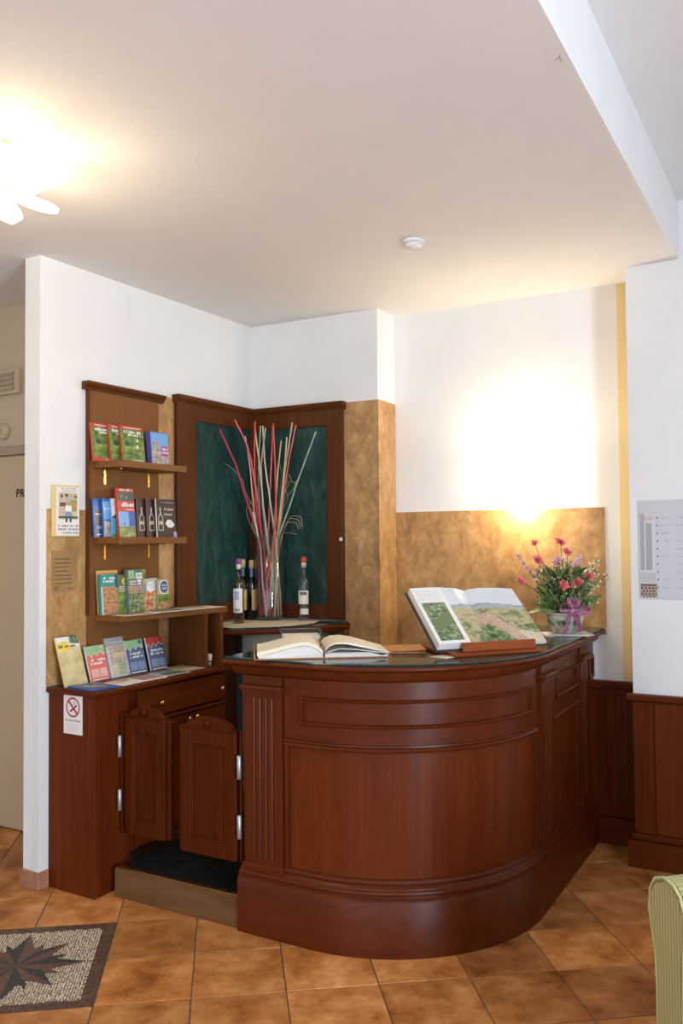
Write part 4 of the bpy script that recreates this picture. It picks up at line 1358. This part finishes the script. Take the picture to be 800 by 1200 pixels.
def sprig(lab, base, curves):
    r = thing('dried_sprig', lab, 'sprig', base, 0, None)
    for c in curves:
        pts = []
        for a, b_ in zip(c, c[1:]):
            for k in range(4):
                pts.append(Vector(a).lerp(Vector(b_), k / 4))
        pts.append(Vector(c[-1]))
        sm = [pts[0]] + [(pts[k - 1] + pts[k] * 2 + pts[k + 1]) / 4 for k in range(1, len(pts) - 1)] + [pts[-1]]
        MB().tube([p - Vector(base) for p in sm], .0013, 5).build('tendril', tw, r)


def RT(lat, h, tw_):
    """a point beside the vase: lateral, height above the shelf, towards the room"""
    return (VX + .872 * lat + .49 * tw_, VY + .49 * lat - .872 * tw_, ZM + h)


sprig('dried tendrils curling out of the right side of the vase', RT(.02, .06, .01),
      [[RT(.02, .06, .01), RT(.055, .35, .03), RT(.075, .49, .05), RT(.13, .60, .09), RT(.19, .59, .12), RT(.195, .53, .12)],
       [RT(.02, .06, .01), RT(.055, .36, .03), RT(.08, .50, .05), RT(.12, .585, .09), RT(.175, .575, .11), RT(.185, .525, .12)],
       [RT(.02, .06, .0), RT(.05, .35, .02), RT(.075, .52, .04), RT(.10, .56, .07), RT(.16, .56, .10), RT(.175, .52, .11)],
       [RT(.02, .06, .0), RT(.05, .36, .02), RT(.075, .50, .04), RT(.12, .50, .07), RT(.165, .49, .10)],
       [RT(.03, .06, .0), RT(.055, .38, .02), RT(.08, .63, .05), RT(.115, .70, .08), RT(.10, .75, .08)]])
sprig('dried curly sprig with pods between the right hand sticks', RT(.03, .07, -.01),
      [[RT(.03, .07, -.01), RT(.05, .40, .01), RT(.085, .70, .05), RT(.125, .80, .08), RT(.17, .775, .10)],
       [RT(.03, .07, -.01), RT(.05, .41, .01), RT(.09, .72, .05), RT(.12, .845, .08), RT(.135, .79, .09)],
       [RT(.03, .07, -.01), RT(.05, .42, .01), RT(.09, .70, .05), RT(.14, .74, .08), RT(.165, .80, .09)],
       [RT(.02, .07, -.01), RT(.04, .42, .01), RT(.06, .70, .03), RT(.075, .84, .04), RT(.065, .90, .04)]])
sprig('thin bent tendril at the left of the vase', RT(-.03, .07, .0),
      [[RT(-.03, .07, .0), RT(-.055, .45, .03), RT(-.075, .63, .07), RT(-.13, .74, .12), RT(-.135, .80, .13), RT(-.20, .87, .16), RT(-.235, .89, .17)],
       [RT(-.03, .07, .0), RT(-.055, .44, .03), RT(-.11, .57, .09), RT(-.125, .64, .10), RT(-.09, .68, .10)],
       [RT(-.03, .07, .0), RT(-.05, .44, .03), RT(-.095, .55, .07), RT(-.08, .61, .08), RT(-.105, .65, .10)]])


def bottle(name, label, x, y, h, r_, glass_c, cap_c, cap_kind, labels, liquid):
    b_ = thing(name, label, 'bottle', (x, y, ZM), R(29), 'bottles on the corner shelf')
    nk = r_ * .36
    gm = thin_glass('bottle_glass_' + name, glass_c)
    MB().lathe([(.0001, 0), (r_ * .92, 0), (r_, .006), (r_, h * .60), (r_ * .93, h * .64), (nk * 1.15, h * .69), (nk, h * .72), (nk, h * .86), (nk * 1.15, h * .865), (nk * 1.15, h * .885), (.0001, h * .886)], 24).build('glass_body', gm, b_)
    if liquid:
        MB().lathe([(.0001, .008), (r_ * .88, .009), (r_ * .90, h * .56), (.0001, h * .561)], 20).build('liquid', thin_glass('liquid_' + name, liquid, .5), b_)
    cm = plain('cap_' + name, cap_c, .4)
    if cap_kind == 'ball':
        s_ = MB().lathe([(nk * 1.2, h * .825), (nk * 1.25, h * .90), (nk * .9, h * .905)], 16).build('neck_seal', plain('neck_seal_cream', (.66, .58, .44), .5), b_)
        MB().sphere((0, 0, h * .945), h * .052, sub=3).build('stopper', cm, b_)
    else:
        MB().lathe([(nk * 1.25, h * .86), (nk * 1.45, h * .865), (nk * 1.5, h * .98), (nk * 1.3, h), (.0001, h)], 18).build('stopper', cm, b_)
        MB().lathe([(nk * 1.06, h * .72), (nk * 1.06, h * .855)], 16, cap=False).build('neck_seal', ink('slate'), b_)
    for z0, z1, a0, a1, mm in labels:
        lb = MB()
        k = 10
        for q in range(k):
            t0, t1 = R(a0 + (a1 - a0) * q / k), R(a0 + (a1 - a0) * (q + 1) / k)
            rr_ = r_ + .0006
            lb.poly([(rr_ * math.sin(t0), -rr_ * math.cos(t0), z0 * h), (rr_ * math.sin(t1), -rr_ * math.cos(t1), z0 * h), (rr_ * math.sin(t1), -rr_ * math.cos(t1), z1 * h), (rr_ * math.sin(t0), -rr_ * math.cos(t0), z1 * h)], ink(mm), True)
        lb.build('label', None, b_)
    return b_


bottle('grappa_bottle', 'bottle of amber grappa with purple stopper left of the vase', .168, -.372, .362, .031, (.85, .78, .55), (.22, .07, .24), 'ball',
       [(.165, .535, -62, 48, 'white'), (.36, .49, -40, 12, 'lilac'), (.185, .23, -42, 20, 'grey')], (.85, .62, .26))
bottle('liqueur_bottle', 'dark bottle with cork and gold label behind the purple capped one', .055, -.175, .350, .030, (.42, .33, .18), (.52, .38, .17), 'cork',
       [(.16, .50, -40, 0, 'lgrey'), (.16, .50, 0, 62, 'gold'), (.36, .46, 15, 50, 'yellow')], (.28, .17, .06))
bottle('corked_bottle', 'dark corked bottle half hidden behind the left edge of the vase', .105, -.160, .345, .029, (.40, .31, .17), (.50, .36, .16), 'cork',
       [(.16, .50, 10, 60, 'gold')], (.28, .17, .06))
bottle('clear_bottle', 'clear spirit bottle with red ball stopper right of the vase', .412, -.080, .365, .031, (.96, .98, 1.0), (.58, .07, .045), 'ball',
       [(.26, .47, -75, 60, 'white'), (.40, .45, -40, 35, 'brown2'), (.19, .26, -40, 60, 'dgrey'), (.10, .19, -40, 60, 'white')], None)

# ================================================================== ON THE DESK
gb = thing('guest_book', 'thick open guest book with cream pages and brown leather cover on the desk', 'book', (1.325, -1.405, ZD), R(35))
PRX = Matrix(((1, 0, 0, 0), (0, 0, -1, 0), (0, 1, 0, 0), (0, 0, 0, 1)))     # outline in x,z pulled along y


def slab_xz(pts, y0, y1, mat, mats2=None):
    return MB().prism(pts, -y1, -y0, mtx=PRX)


slab_xz([(-.262, .0), (.262, .0), (.262, .004), (-.262, .004)], -.008, .272, None).build('cover', M['leather'], gb)
slab_xz([(-.268, .001), (-.262, .001), (-.262, .022), (-.268, .030)], -.010, .300, None).build('cover_edge', M['leather'], gb)
Lp = [(-.256, .030), (-.22, .036), (-.17, .048), (-.12, .060), (-.085, .066), (-.055, .064), (-.025, .050), (-.004, .030)]
slab_xz([(-.250, .0045), (-.255, .017)] + [(x, z - .017) for x, z in Lp[1:]] + [(-.003, .0045)], .0, .262, None).build('page_block', M['page'], gb)
slab_xz([(x, z - .015) for x, z in Lp] + [(x, z) for x, z in Lp[::-1]], -.004, .263, None).build('lifted_pages', M['page_cream'], gb, smooth=30)
Rp = [(.004, .034), (.020, .050), (.045, .060), (.085, .062), (.13, .054), (.18, .040), (.225, .026), (.256, .018)]
slab_xz([(.003, .0045), (.006, .016)] + [(x, min(.021, z - .018)) for x, z in Rp[1:-1]] + [(.250, .014), (.246, .0045)], .0, .262, None).build('page_block', M['page'], gb)
slab_xz([(x, z - .010 * (1 - abs(x - .12) / .16)) for x, z in Rp] + [(x, z) for x, z in Rp[::-1]], -.004, .263, None).build('lifted_pages', M['page_cream'], gb, smooth=30)
slab_xz([(.01, .024), (.06, .038), (.13, .034), (.20, .024), (.25, .017), (.25, .0155), (.20, .0205), (.13, .031), (.06, .035), (.01, .022)], -.002, .261, None).build('loose_leaf', M['page'], gb, smooth=30)
MB().tube([(0, -.006, .030), (0, .0, .040), (.0, .10, .042), (0, .268, .042)], .0035, 6).build('spine_cord', M['leather'], gb)
lf = thing('leather_folder', 'flat orange tan leather folder lying behind the right page of the guest book', 'folder', (1.490, -1.095, ZD), R(33))
MB().box(-.09, .105, -.08, .09, 0, .010, .003).build('lower_cover', M['leather'], lf)
m_tan = noisy('orange_tan_leather', [(.3, (.46, .17, .035)), (.7, (.60, .26, .06))], (20, 20, 20), 4, .45, .1)
MB().box(-.09, .105, -.08, .09, .0105, .016, .002, mtx=Matrix.Rotation(R(-2), 4, 'Y')).build('upper_cover', m_tan, lf)
MB().tube([(.075, -.088, .008), (.085, -.10, .010), (.098, -.095, .008), (.092, -.084, .007)], .002, 6).build('tie_cord', M['leather'], lf)

dt = thing('document_tray', 'clear tray with dark rim holding white papers behind the guest book', 'tray', (1.062, -1.156, ZD), R(35))
acr = thin_glass('smoke_acrylic', (.80, .84, .84))
MB().box(-.085, .085, -.072, .075, 0, .004).box(-.085, -.081, -.072, .075, .004, .070).box(.081, .085, -.072, .075, .004, .070).box(-.081, .081, .071, .075, .004, .070).build('tray_body', acr, dt)
MB().box(-.088, .088, .069, .077, .070, .076, .001).box(-.088, -.080, -.072, .069, .070, .076, .001).box(.080, .088, -.072, .069, .070, .076, .001).build('rim', ink('dgrey'), dt)
MB().box(-.078, .078, -.070, .066, .0045, .055).build('paper_stack', M['page'], dt)

# ---- photo book on its wooden stand
BK = (1.692, -1.163, ZD)
bs = thing('book_stand', 'small red brown wooden book stand holding the open photo book', 'stand', BK, R(51))
m_stand = wood('stand_wood', (.16, .030, .008), (.25, .052, .012), (.33, .085, .022), 'x', .3, .4)
MB().box(.045, .445, -.060, .20, 0, .014, .003).build('base_plate', m_stand, bs)
MB().box(.095, .425, -.042, -.024, .0142, .052, .004).build('front_lip', m_stand, bs)
MB().box(.095, .425, -.0235, .02, .0142, .019, .001).build('ledge', m_stand, bs)
MB().box(.12, .40, 0, .24, -.030, -.016, .002, mtx=Matrix.Translation((0, .016, .040)) @ Matrix.Rotation(R(38.4), 4, 'X')).build('back_rest', m_stand, bs)
MB().box(.24, .28, .150, .170, .0142, .115, .002).build('prop', m_stand, bs)

pb = thing('photo_book', 'large open photo book with aerial landscape on the wooden book stand', 'book', (BK[0], BK[1], ZD + .0255), R(51), None, R(38.4))
MB().box(-.012, .252, -.008, .334, -.0045, 0, .001).box(.252, .276, -.008, .334, -.0045, -.001).box(.276, .512, -.008, .334, -.0045, 0, .001).build('cover', plain('charcoal_cover', (.030, .032, .034), .5), pb)
W_ = .500


def surf(x):
    """height of the page surface above the cover at x"""
    K = [(0, .030), (.04, .033), (.12, .033), (.20, .027), (.245, .016), (.264, .006), (.283, .015), (.33, .022), (.42, .019), (.50, .012)]
    for (x0, z0), (x1, z1) in zip(K, K[1:]):
        if x <= x1:
            t = (x - x0) / (x1 - x0)
            return z0 + (z1 - z0) * (t * t * (3 - 2 * t) * .5 + t * .5)
    return K[-1][1]


xs = [W_ * k / 100 for k in range(101)]
for (a, c) in ((0, .264), (.264, .5)):
    seg = [x for x in xs if a - 1e-6 <= x <= c + 1e-6]
    slab_xz([(seg[0], .0002), ] + [(x, surf(x) - .0003) for x in seg] + [(seg[-1], .0002)], 0, .326, None).build('page_block', M['page'], pb)
pl_sky = noisy('photo_print_sky', [(.3, (.58, .62, .68)), (.7, (.70, .72, .75))], (3, 6, 3), 3, .35, coat=.2)
pl_haze = noisy('photo_print_haze_hills', [(.3, (.22, .29, .34)), (.6, (.36, .41, .42)), (.8, (.45, .47, .40))], (14, 50, 5), 5, .35, coat=.2)
pl_field = noisy('photo_print_fields', [(.32, (.09, .125, .045)), (.44, (.27, .26, .11)), (.52, (.50, .40, .23)), (.60, (.36, .33, .17)), (.72, (.16, .19, .07))], (16, 34, 16), 7, .35, coat=.2, nrough=.6, dist=1.0)
pl_tree = noisy('photo_print_woods', [(.38, (.03, .07, .02)), (.50, (.12, .19, .06)), (.64, (.36, .38, .20))], (45, 45, 45), 6, .35, coat=.2)
pl_town = noisy('photo_print_rooftops', [(.36, (.20, .13, .09)), (.47, (.50, .30, .22)), (.55, (.66, .50, .40)), (.64, (.30, .27, .20)), (.75, (.55, .38, .30))], (150, 150, 150), 4, .35, coat=.2)
pl_sand = noisy('photo_print_stubble', [(.3, (.56, .46, .30)), (.7, (.68, .60, .44))], (20, 20, 20), 4, .35, coat=.2)
pl_white = plain('photo_print_page_white', (.80, .79, .77), .35, coat=.2)
layers = [(pl_sky, rect(.138, .5, 0, 1)), (pl_haze, [(.138, .66), (.20, .70), (.28, .735), (.36, .70), (.5, .66), (.5, .4), (.138, .4)]), (pl_field, [(.138, .60), (.25, .64), (.5, .58), (.5, 0), (.138, 0)]),
          (pl_sand, [(.36, 0), (.40, .20), (.5, .16), (.5, 0)]), (pl_tree, [(.18, .0), (.20, .12), (.24, .32), (.29, .36), (.33, .16), (.37, 0)]), (pl_tree, [(.138, .30), (.17, .38), (.19, .30), (.16, .2)]),
          (pl_tree, [(.40, .28), (.5, .34), (.5, .22), (.42, .20)]), (pl_town, [(.245, .50), (.275, .56), (.315, .50), (.36, .34), (.40, .14), (.43, .0), (.365, .0), (.335, .18), (.29, .34), (.25, .40)]),
          (PH_VINE, [(.014, .05), (.122, .05), (.122, .71), (.014, .71)]), (plain('photo_print_field_green', (.13, .19, .085), .35, coat=.2), [(.03, .20), (.122, .40), (.122, .58), (.014, .36)])]


def inpoly(x, y, pl):
    ok = False
    for (x0, y0), (x1, y1) in zip(pl, pl[1:] + pl[:1]):
        if (y0 > y) != (y1 > y) and x < (x1 - x0) * (y - y0) / (y1 - y0) + x0:
            ok = not ok
    return ok


b = MB()
ny_ = 60
gv = [[b.bm.verts.new((x, .326 * j / ny_, surf(x))) for j in range(ny_ + 1)] for x in xs]
for i in range(100):
    for j in range(ny_):
        cx, cy = (xs[i] + xs[i + 1]) / 2, (j + .5) / ny_
        mm = pl_white
        for lm, pl in layers:
            if inpoly(cx, cy, pl):
                mm = lm
        f = b.bm.faces.new((gv[i][j], gv[i + 1][j], gv[i + 1][j + 1], gv[i][j + 1]))
        f.material_index = b.mi(mm)
        f.smooth = True
b.build('printed_pages', None, pb)
b = MB()
q = random.Random(4)
for k in range(5):
    scribble(b, .018, .118, .300 - k * .012, .004, 0, ink('lgrey'), q)
for v_ in b.bm.verts:
    v_.co = Vector((v_.co.x, v_.co.z, surf(v_.co.x) + .0004))
b.build('lettering', None, pb)
ps = thing('loose_sheet', 'white sheet under the left corner of the photo book', 'sheet', (1.735, -1.135, ZD), R(70))
MB().box(-.06, .03, -.03, .05, 0, .0012).build('sheet', M['paper'], ps)

# ---- potted flowers
FX, FY = 1.930, -.175
LATV = Vector((.872, .49, 0))
TOV = Vector((.49, -.872, 0))
nap = thing('folded_napkin', 'folded white napkin under the flower pot', 'napkin', (FX, FY - .01, ZD), R(24))
b = MB().box(-.105, .10, -.085, .08, 0, .004, .001).box(-.07, .11, -.095, .05, .0042, .008, .001, mtx=Matrix.Rotation(R(7), 4, 'Z'))
b.build('cloth', plain('napkin_white', (.66, .64, .60), .8), nap)
fp = thing('flower_pot', 'painted ceramic pot of pink and red flowers with a magenta bow', 'potted plant', (FX, FY, ZD + .0092))
m_cer = noisy('painted_ceramic', [(.36, (.45, .42, .30)), (.52, (.52, .48, .36)), (.60, (.30, .36, .30)), (.68, (.50, .46, .34))], (16, 16, 16), 4, .25, coat=.5)
MB().lathe([(.052, 0), (.056, .004), (.072, .028), (.084, .056), (.088, .080), (.086, .084), (.092, .088), (.092, .096), (.085, .097), (.080, .080), (.055, .02), (.0001, .018)], 32).build('pot', m_cer, fp)
MB().lathe([(.083, .074), (.0001, .078)], 24, cap=False).build('soil', plain('dark_soil', (.03, .02, .012), .9), fp)
b = MB()
for k in range(7):
    a = 2 * PI * k / 7 + .3
    for (da, z0, w_, h_) in ((0, .042, .016, .026), (.22, .036, .012, .02), (-.2, .05, .010, .016)):
        pts = []
        for q in range(10):
            t = 2 * PI * q / 10
            aa = a + da + math.cos(t) * w_ / .08
            z = z0 + math.sin(t) * h_ * .8
            rr_ = .056 + (z - .004) / .052 * .0285 if z < .056 else .084 + (z - .056) / .024 * .004
            rr_ += .0016
            pts.append((rr_ * math.cos(aa), rr_ * math.sin(aa), z))
        b.poly(pts, plain('leaf_paint_teal', (.045, .14, .13), .3) if da == 0 else plain('leaf_paint_green', (.16, .22, .12), .3))
b.build('painted_leaves', None, fp)
m_leaf = [noisy('leaf_green_%s' % n_, [(.3, tuple(x * .6 for x in c)), (.7, c)], (25, 25, 25), 3, .45) for n_, c in (('deep', (.07, .14, .03)), ('mid', (.14, .23, .05)), ('grey', (.22, .27, .17)), ('light', (.27, .34, .09)))]
m_stem = plain('green_stem', (.085, .14, .035), .5)
rf = random.Random(21)


def leaf_mesh(mb, base, tip, width, mat=None, droop=.15):
    base, tip = Vector(base), Vector(tip)
    d = tip - base
    L_ = d.length
    t = d.normalized()
    side = t.cross(Vector((rf.uniform(-1, 1), rf.uniform(-1, 1), .4))).normalized()
    nrm = side.cross(t)
    rows = []
    for k in range(5):
        u = k / 4
        w_ = width * math.sin(PI * (.08 + .90 * u)) * .5
        c = base + d * u - Vector((0, 0, 1)) * droop * L_ * u * u
        rows.append([mb.bm.verts.new(c - side * w_ + nrm * w_ * .3), mb.bm.verts.new(c), mb.bm.verts.new(c + side * w_ + nrm * w_ * .3)])
    i = mb.mi(mat)
    for a, c in zip(rows, rows[1:]):
        for q in range(2):
            f = mb.bm.faces.new((a[q], a[q + 1], c[q + 1], c[q]))
            f.smooth = True
            f.material_index = i


def fpos(lat, h, tw_):
    return LATV * lat + TOV * tw_ + Vector((0, 0, h))


# big leaves, each its own part
for k in range(130):
    a = rf.random() * 2 * PI
    r0 = rf.uniform(.01, .06)
    h0 = rf.uniform(.09, .25)
    base = Vector((r0 * math.cos(a), r0 * math.sin(a), h0))
    out = rf.uniform(.03, .12)
    tip = base + Vector((out * math.cos(a), out * math.sin(a), rf.uniform(.02, .12)))
    mb = MB()
    leaf_mesh(mb, base, tip, rf.uniform(.012, .028))
    mb.build('leaf', m_leaf[rf.choice((0, 0, 1, 1, 2, 3))], fp, fix=False)
for lat, h, tl, th_ in ((-.07, .14, -.20, .115), (-.06, .15, -.17, .16), (.06, .14, .10, .30), (.05, .13, .08, .27), (-.05, .15, -.13, .20), (.07, .15, .16, .20), (-.02, .16, -.06, .42 - .08), (.02, .18, .03, .36)):
    mb = MB()
    leaf_mesh(mb, fpos(lat, h - .03, .03), fpos(tl, th_, .06), .030)
    mb.build('leaf', m_leaf[1], fp, fix=False)
# fine sprays: tiny leaves and white buds, nobody could count them
b = MB()
for k in range(620):
    a = rf.random() * 2 * PI
    rr_ = .13 * math.sqrt(rf.random())
    h_ = .10 + .26 * rf.random() * (1 - .35 * (rr_ / .13))
    p = Vector((rr_ * math.cos(a), rr_ * math.sin(a), h_))
    leaf_mesh(b, p, p + Vector((rf.uniform(-.02, .02), rf.uniform(-.02, .02), rf.uniform(.01, .035))), .008, m_leaf[rf.choice((0, 1, 2, 2, 3))])
for k in range(90):
    lat = rf.uniform(-.15, .15)
    h_ = rf.uniform(.14, .33)
    p = fpos(lat, h_, rf.uniform(-.03, .09))
    b.sphere(p, rf.uniform(.003, .0055), plain('bud_white', (.72, .70, .58), .6), 1)
for (l0, h0, l1, h1) in ((.06, .14, .175, .27), (.06, .14, .165, .33), (.05, .14, .20, .255), (.05, .14, .145, .36)):
    P0, P1_ = fpos(l0, h0, .02), fpos(l1, h1, .04)
    b.tube([P0, P0.lerp(P1_, .5) + Vector((0, 0, .02)), P1_], .0014, 5, m_stem)
    for q in range(9):
        p = P0.lerp(P1_, .3 + .08 * q) + Vector((rf.uniform(-.012, .012), rf.uniform(-.012, .012), .012 + rf.uniform(-.01, .01)))
        b.sphere(p, rf.uniform(.0035, .006), plain('bud_white', (.72, .70, .58), .6), 1)
        leaf_mesh(b, p, p + Vector((rf.uniform(-.02, .02), rf.uniform(-.01, .01), rf.uniform(-.01, .02))), .007, m_leaf[2])
b.build('fine_foliage', None, fp, fix=False)['kind'] = 'stuff'

m_red = noisy('petal_coral_red', [(.3, (.74, .11, .14)), (.7, (.86, .26, .26))], (60, 60, 60), 3, .5)
m_pk = noisy('petal_pale_pink', [(.3, (.74, .38, .46)), (.7, (.84, .58, .62))], (60, 60, 60), 3, .5)


def bloom(lat, h, tw_, rad, mat, petals=9, core=None):
    c = fpos(lat, h, tw_)
    base = fpos(lat * .3, .11, tw_ * .3)
    fl_ = MB().tube([base, base.lerp(c, .5) + Vector((0, 0, .02)), c], .0018, 5).build('flower_stem', m_stem, fp)
    b = MB()
    ax = (TOV * rf.uniform(.5, 1) + LATV * rf.uniform(-.5, .5) + Vector((0, 0, rf.uniform(.2, .9)))).normalized()
    s_ = ax.cross(Vector((0, 0, 1)) if abs(ax.z) < .9 else Vector((1, 0, 0))).normalized()
    t_ = ax.cross(s_)
    for ring_, (rk, lift) in enumerate(((1, .10), (.72, .45), (.45, .75))):
        for k in range(petals if ring_ < 2 else 5):
            a = 2 * PI * k / (petals if ring_ < 2 else 5) + ring_ * .4
            d = (s_ * math.cos(a) + t_ * math.sin(a)) * rk + ax * lift * .6
            leaf_mesh(b, c, c + d * rad, rad * .62, None, .0)
    b.build('flower', mat, fl_, fix=False)


for lat, h, tw_, rad, mt_ in ((-.137, .425, -.02, .020, m_red), (-.018, .428, .0, .030, m_red), (.006, .382, .03, .028, m_red), (-.138, .345, .05, .031, m_red), (-.215, .243, .04, .029, m_red),
                              (.096, .268, .06, .029, m_red), (-.030, .228, .10, .030, m_red), (.030, .240, .10, .034, m_red)):
    bloom(lat, h, tw_, rad, mt_)
for lat, h, tw_, rad in ((-.228, .365, .02, .016), (-.21, .345, .03, .014), (-.195, .315, .03, .016), (-.185, .30, .03, .013), (-.045, .350, .05, .019), (-.025, .343, .06, .018), (-.06, .335, .05, .016), (.062, .358, .03, .018), (.05, .342, .04, .016),
                         (-.157, .285, .04, .014), (-.15, .25, .05, .013), (.035, .325, .06, .017), (.015, .318, .06, .014), (.07, .33, .03, .013)):
    bloom(lat, h, tw_, rad, m_pk, 6)
# bow
m_rib = noisy('magenta_ribbon', [(.40, (.74, .12, .40)), (.5, (.84, .26, .54)), (.60, (.92, .66, .78))], (150, 150, 150), 2, .45)


def ribbon(pts, width, wdir):
    b = MB()
    wd = Vector(wdir).normalized() * width / 2
    sm = []
    P_ = [Vector(p) for p in pts]
    for a, c in zip(P_, P_[1:]):
        for k in range(4):
            sm.append(a.lerp(c, k / 4))
    sm.append(P_[-1])
    for _ in range(2):
        sm = [sm[0]] + [(sm[k - 1] + sm[k] * 2 + sm[k + 1]) / 4 for k in range(1, len(sm) - 1)] + [sm[-1]]
    rows = [(b.bm.verts.new(p - wd), b.bm.verts.new(p + wd)) for p in sm]
    for a, c in zip(rows, rows[1:]):
        b.bm.faces.new((a[0], a[1], c[1], c[0])).smooth = True
    bmesh.ops.solidify(b.bm, geom=b.bm.faces[:], thickness=.0006)
    return b


bw = MB().sphere(fpos(.005, .112, .098), .012, sub=2, scale=(1, 1, .9)).build('bow', m_rib, fp)
for pts, wdir in (([fpos(.005, .112, .098), fpos(-.03, .150, .115), fpos(-.055, .140, .125), fpos(-.055, .115, .12), fpos(-.02, .108, .105), fpos(.005, .112, .098)], TOV * .8 + Vector((0, 0, .5))),
                  ([fpos(.005, .112, .098), fpos(-.012, .165, .11), fpos(.004, .172, .115), fpos(.012, .15, .11), fpos(.005, .112, .098)], LATV + TOV * .3),
                  ([fpos(.005, .112, .098), fpos(.020, .165, .105), fpos(.034, .160, .11), fpos(.026, .13, .105), fpos(.005, .112, .098)], LATV + TOV * .3),
                  ([fpos(.005, .112, .098), fpos(.05, .125, .115), fpos(.085, .118, .12), (fpos(.08, .098, .12)), fpos(.04, .10, .11), fpos(.005, .112, .098)], TOV * .6 + Vector((0, 0, .8)))):
    ribbon(pts, .026, wdir).build('ribbon_loop', m_rib, bw)
for pts in ([fpos(.002, .110, .102), fpos(-.010, .08, .112), fpos(-.022, .04, .112), fpos(-.040, .006, .118)], [fpos(.008, .110, .102), fpos(.026, .085, .110), (fpos(.034, .05, .108)), fpos(.036, .014, .106)]):
    ribbon(pts, .019, LATV + TOV * .2).build('ribbon_tail', m_rib, bw)

# ================================================================== ARMCHAIR (its right arm reaches into view)
ac = thing('armchair', 'green striped armchair with rolled arm at the lower right', 'armchair', (2.612, -1.935, 0), R(-43))
m_fab, nt_f, bs_f = _new('green_striped_fabric')
N_, L_ = nt_f.nodes, nt_f.links
tc = N_.new('ShaderNodeTexCoord')
wv = N_.new('ShaderNodeTexWave')
wv.bands_direction = 'X'
wv.inputs['Scale'].default_value = 30
wv.inputs['Distortion'].default_value = .3
L_.new(tc.outputs['Object'], wv.inputs['Vector'])
cr = N_.new('ShaderNodeValToRGB')
cr.color_ramp.elements[0].position = .3
cr.color_ramp.elements[0].color = (.34, .29, .085, 1)
cr.color_ramp.elements[1].position = .75
cr.color_ramp.elements[1].color = (.47, .43, .19, 1)
L_.new(wv.outputs[0], cr.inputs[0])
L_.new(cr.outputs[0], bs_f.inputs['Base Color'])
bs_f.inputs['Roughness'].default_value = .85
bs_f.inputs['Sheen Weight'].default_value = .2
bp = N_.new('ShaderNodeBump')
bp.inputs['Strength'].default_value = .25
bp.inputs['Distance'].default_value = .002
L_.new(wv.outputs[0], bp.inputs['Height'])
L_.new(bp.outputs[0], bs_f.inputs['Normal'])
m_pipe = plain('pale_green_piping', (.52, .54, .26), .8)


def arm_outline(x0, sgn):
    """front view of a rolled arm: narrow post with a scroll on top"""
    pts = [(.012, .06), (.012, .40), (.008, .48), (-.006, .54), (-.014, .585), (-.010, .63), (.010, .662), (.045, .676), (.080, .670), (.105, .650), (.118, .615), (.118, .56), (.112, .50), (.108, .40), (.108, .06)]
    return [(x0 + sgn * p[0], p[1]) for p in pts]


for x0, sgn in ((0, 1), (.80, -1)):
    o = arm_outline(x0, sgn)
    b = MB()
    b.prism(o, -.80, -.006, mtx=PRX)
    ar = b.build('arm', m_fab, ac, smooth=40)
    cx = x0 + sgn * .055
    b = MB()
    b.prism([(cx + (x - cx) * .90, .36 + (z - .36) * .965) for x, z in o], -.006, .006, mtx=PRX)
    b.build('front_panel', m_fab, ar)
    MB().tube([(x, -.002, z) for x, z in o], .0042, 8).build('piping', m_pipe, ar)
MB().box(.11, .69, .02, .78, .08, .30, .02, seg=2).build('seat_base', m_fab, ac, smooth=40)
MB().box(.115, .685, -.02, .62, .305, .46, .045, seg=4).build('seat_cushion', m_fab, ac, smooth=50)
MB().box(.02, .78, .66, .86, .08, .98, .07, seg=4, mtx=Matrix.Translation((0, 0, 0))).build('backrest', m_fab, ac, smooth=50)
MB().box(.13, .67, .53, .68, .455, .88, .05, seg=4).build('back_cushion', m_fab, ac, smooth=50)
for x, y in ((.05, .04), (.75, .04), (.05, .80), (.75, .80)):
    MB().lathe([(.022, 0), (.030, .06), (.032, .085)], 12, mtx=Matrix.Translation((x, y, 0))).build('foot', M['cherry'], ac)
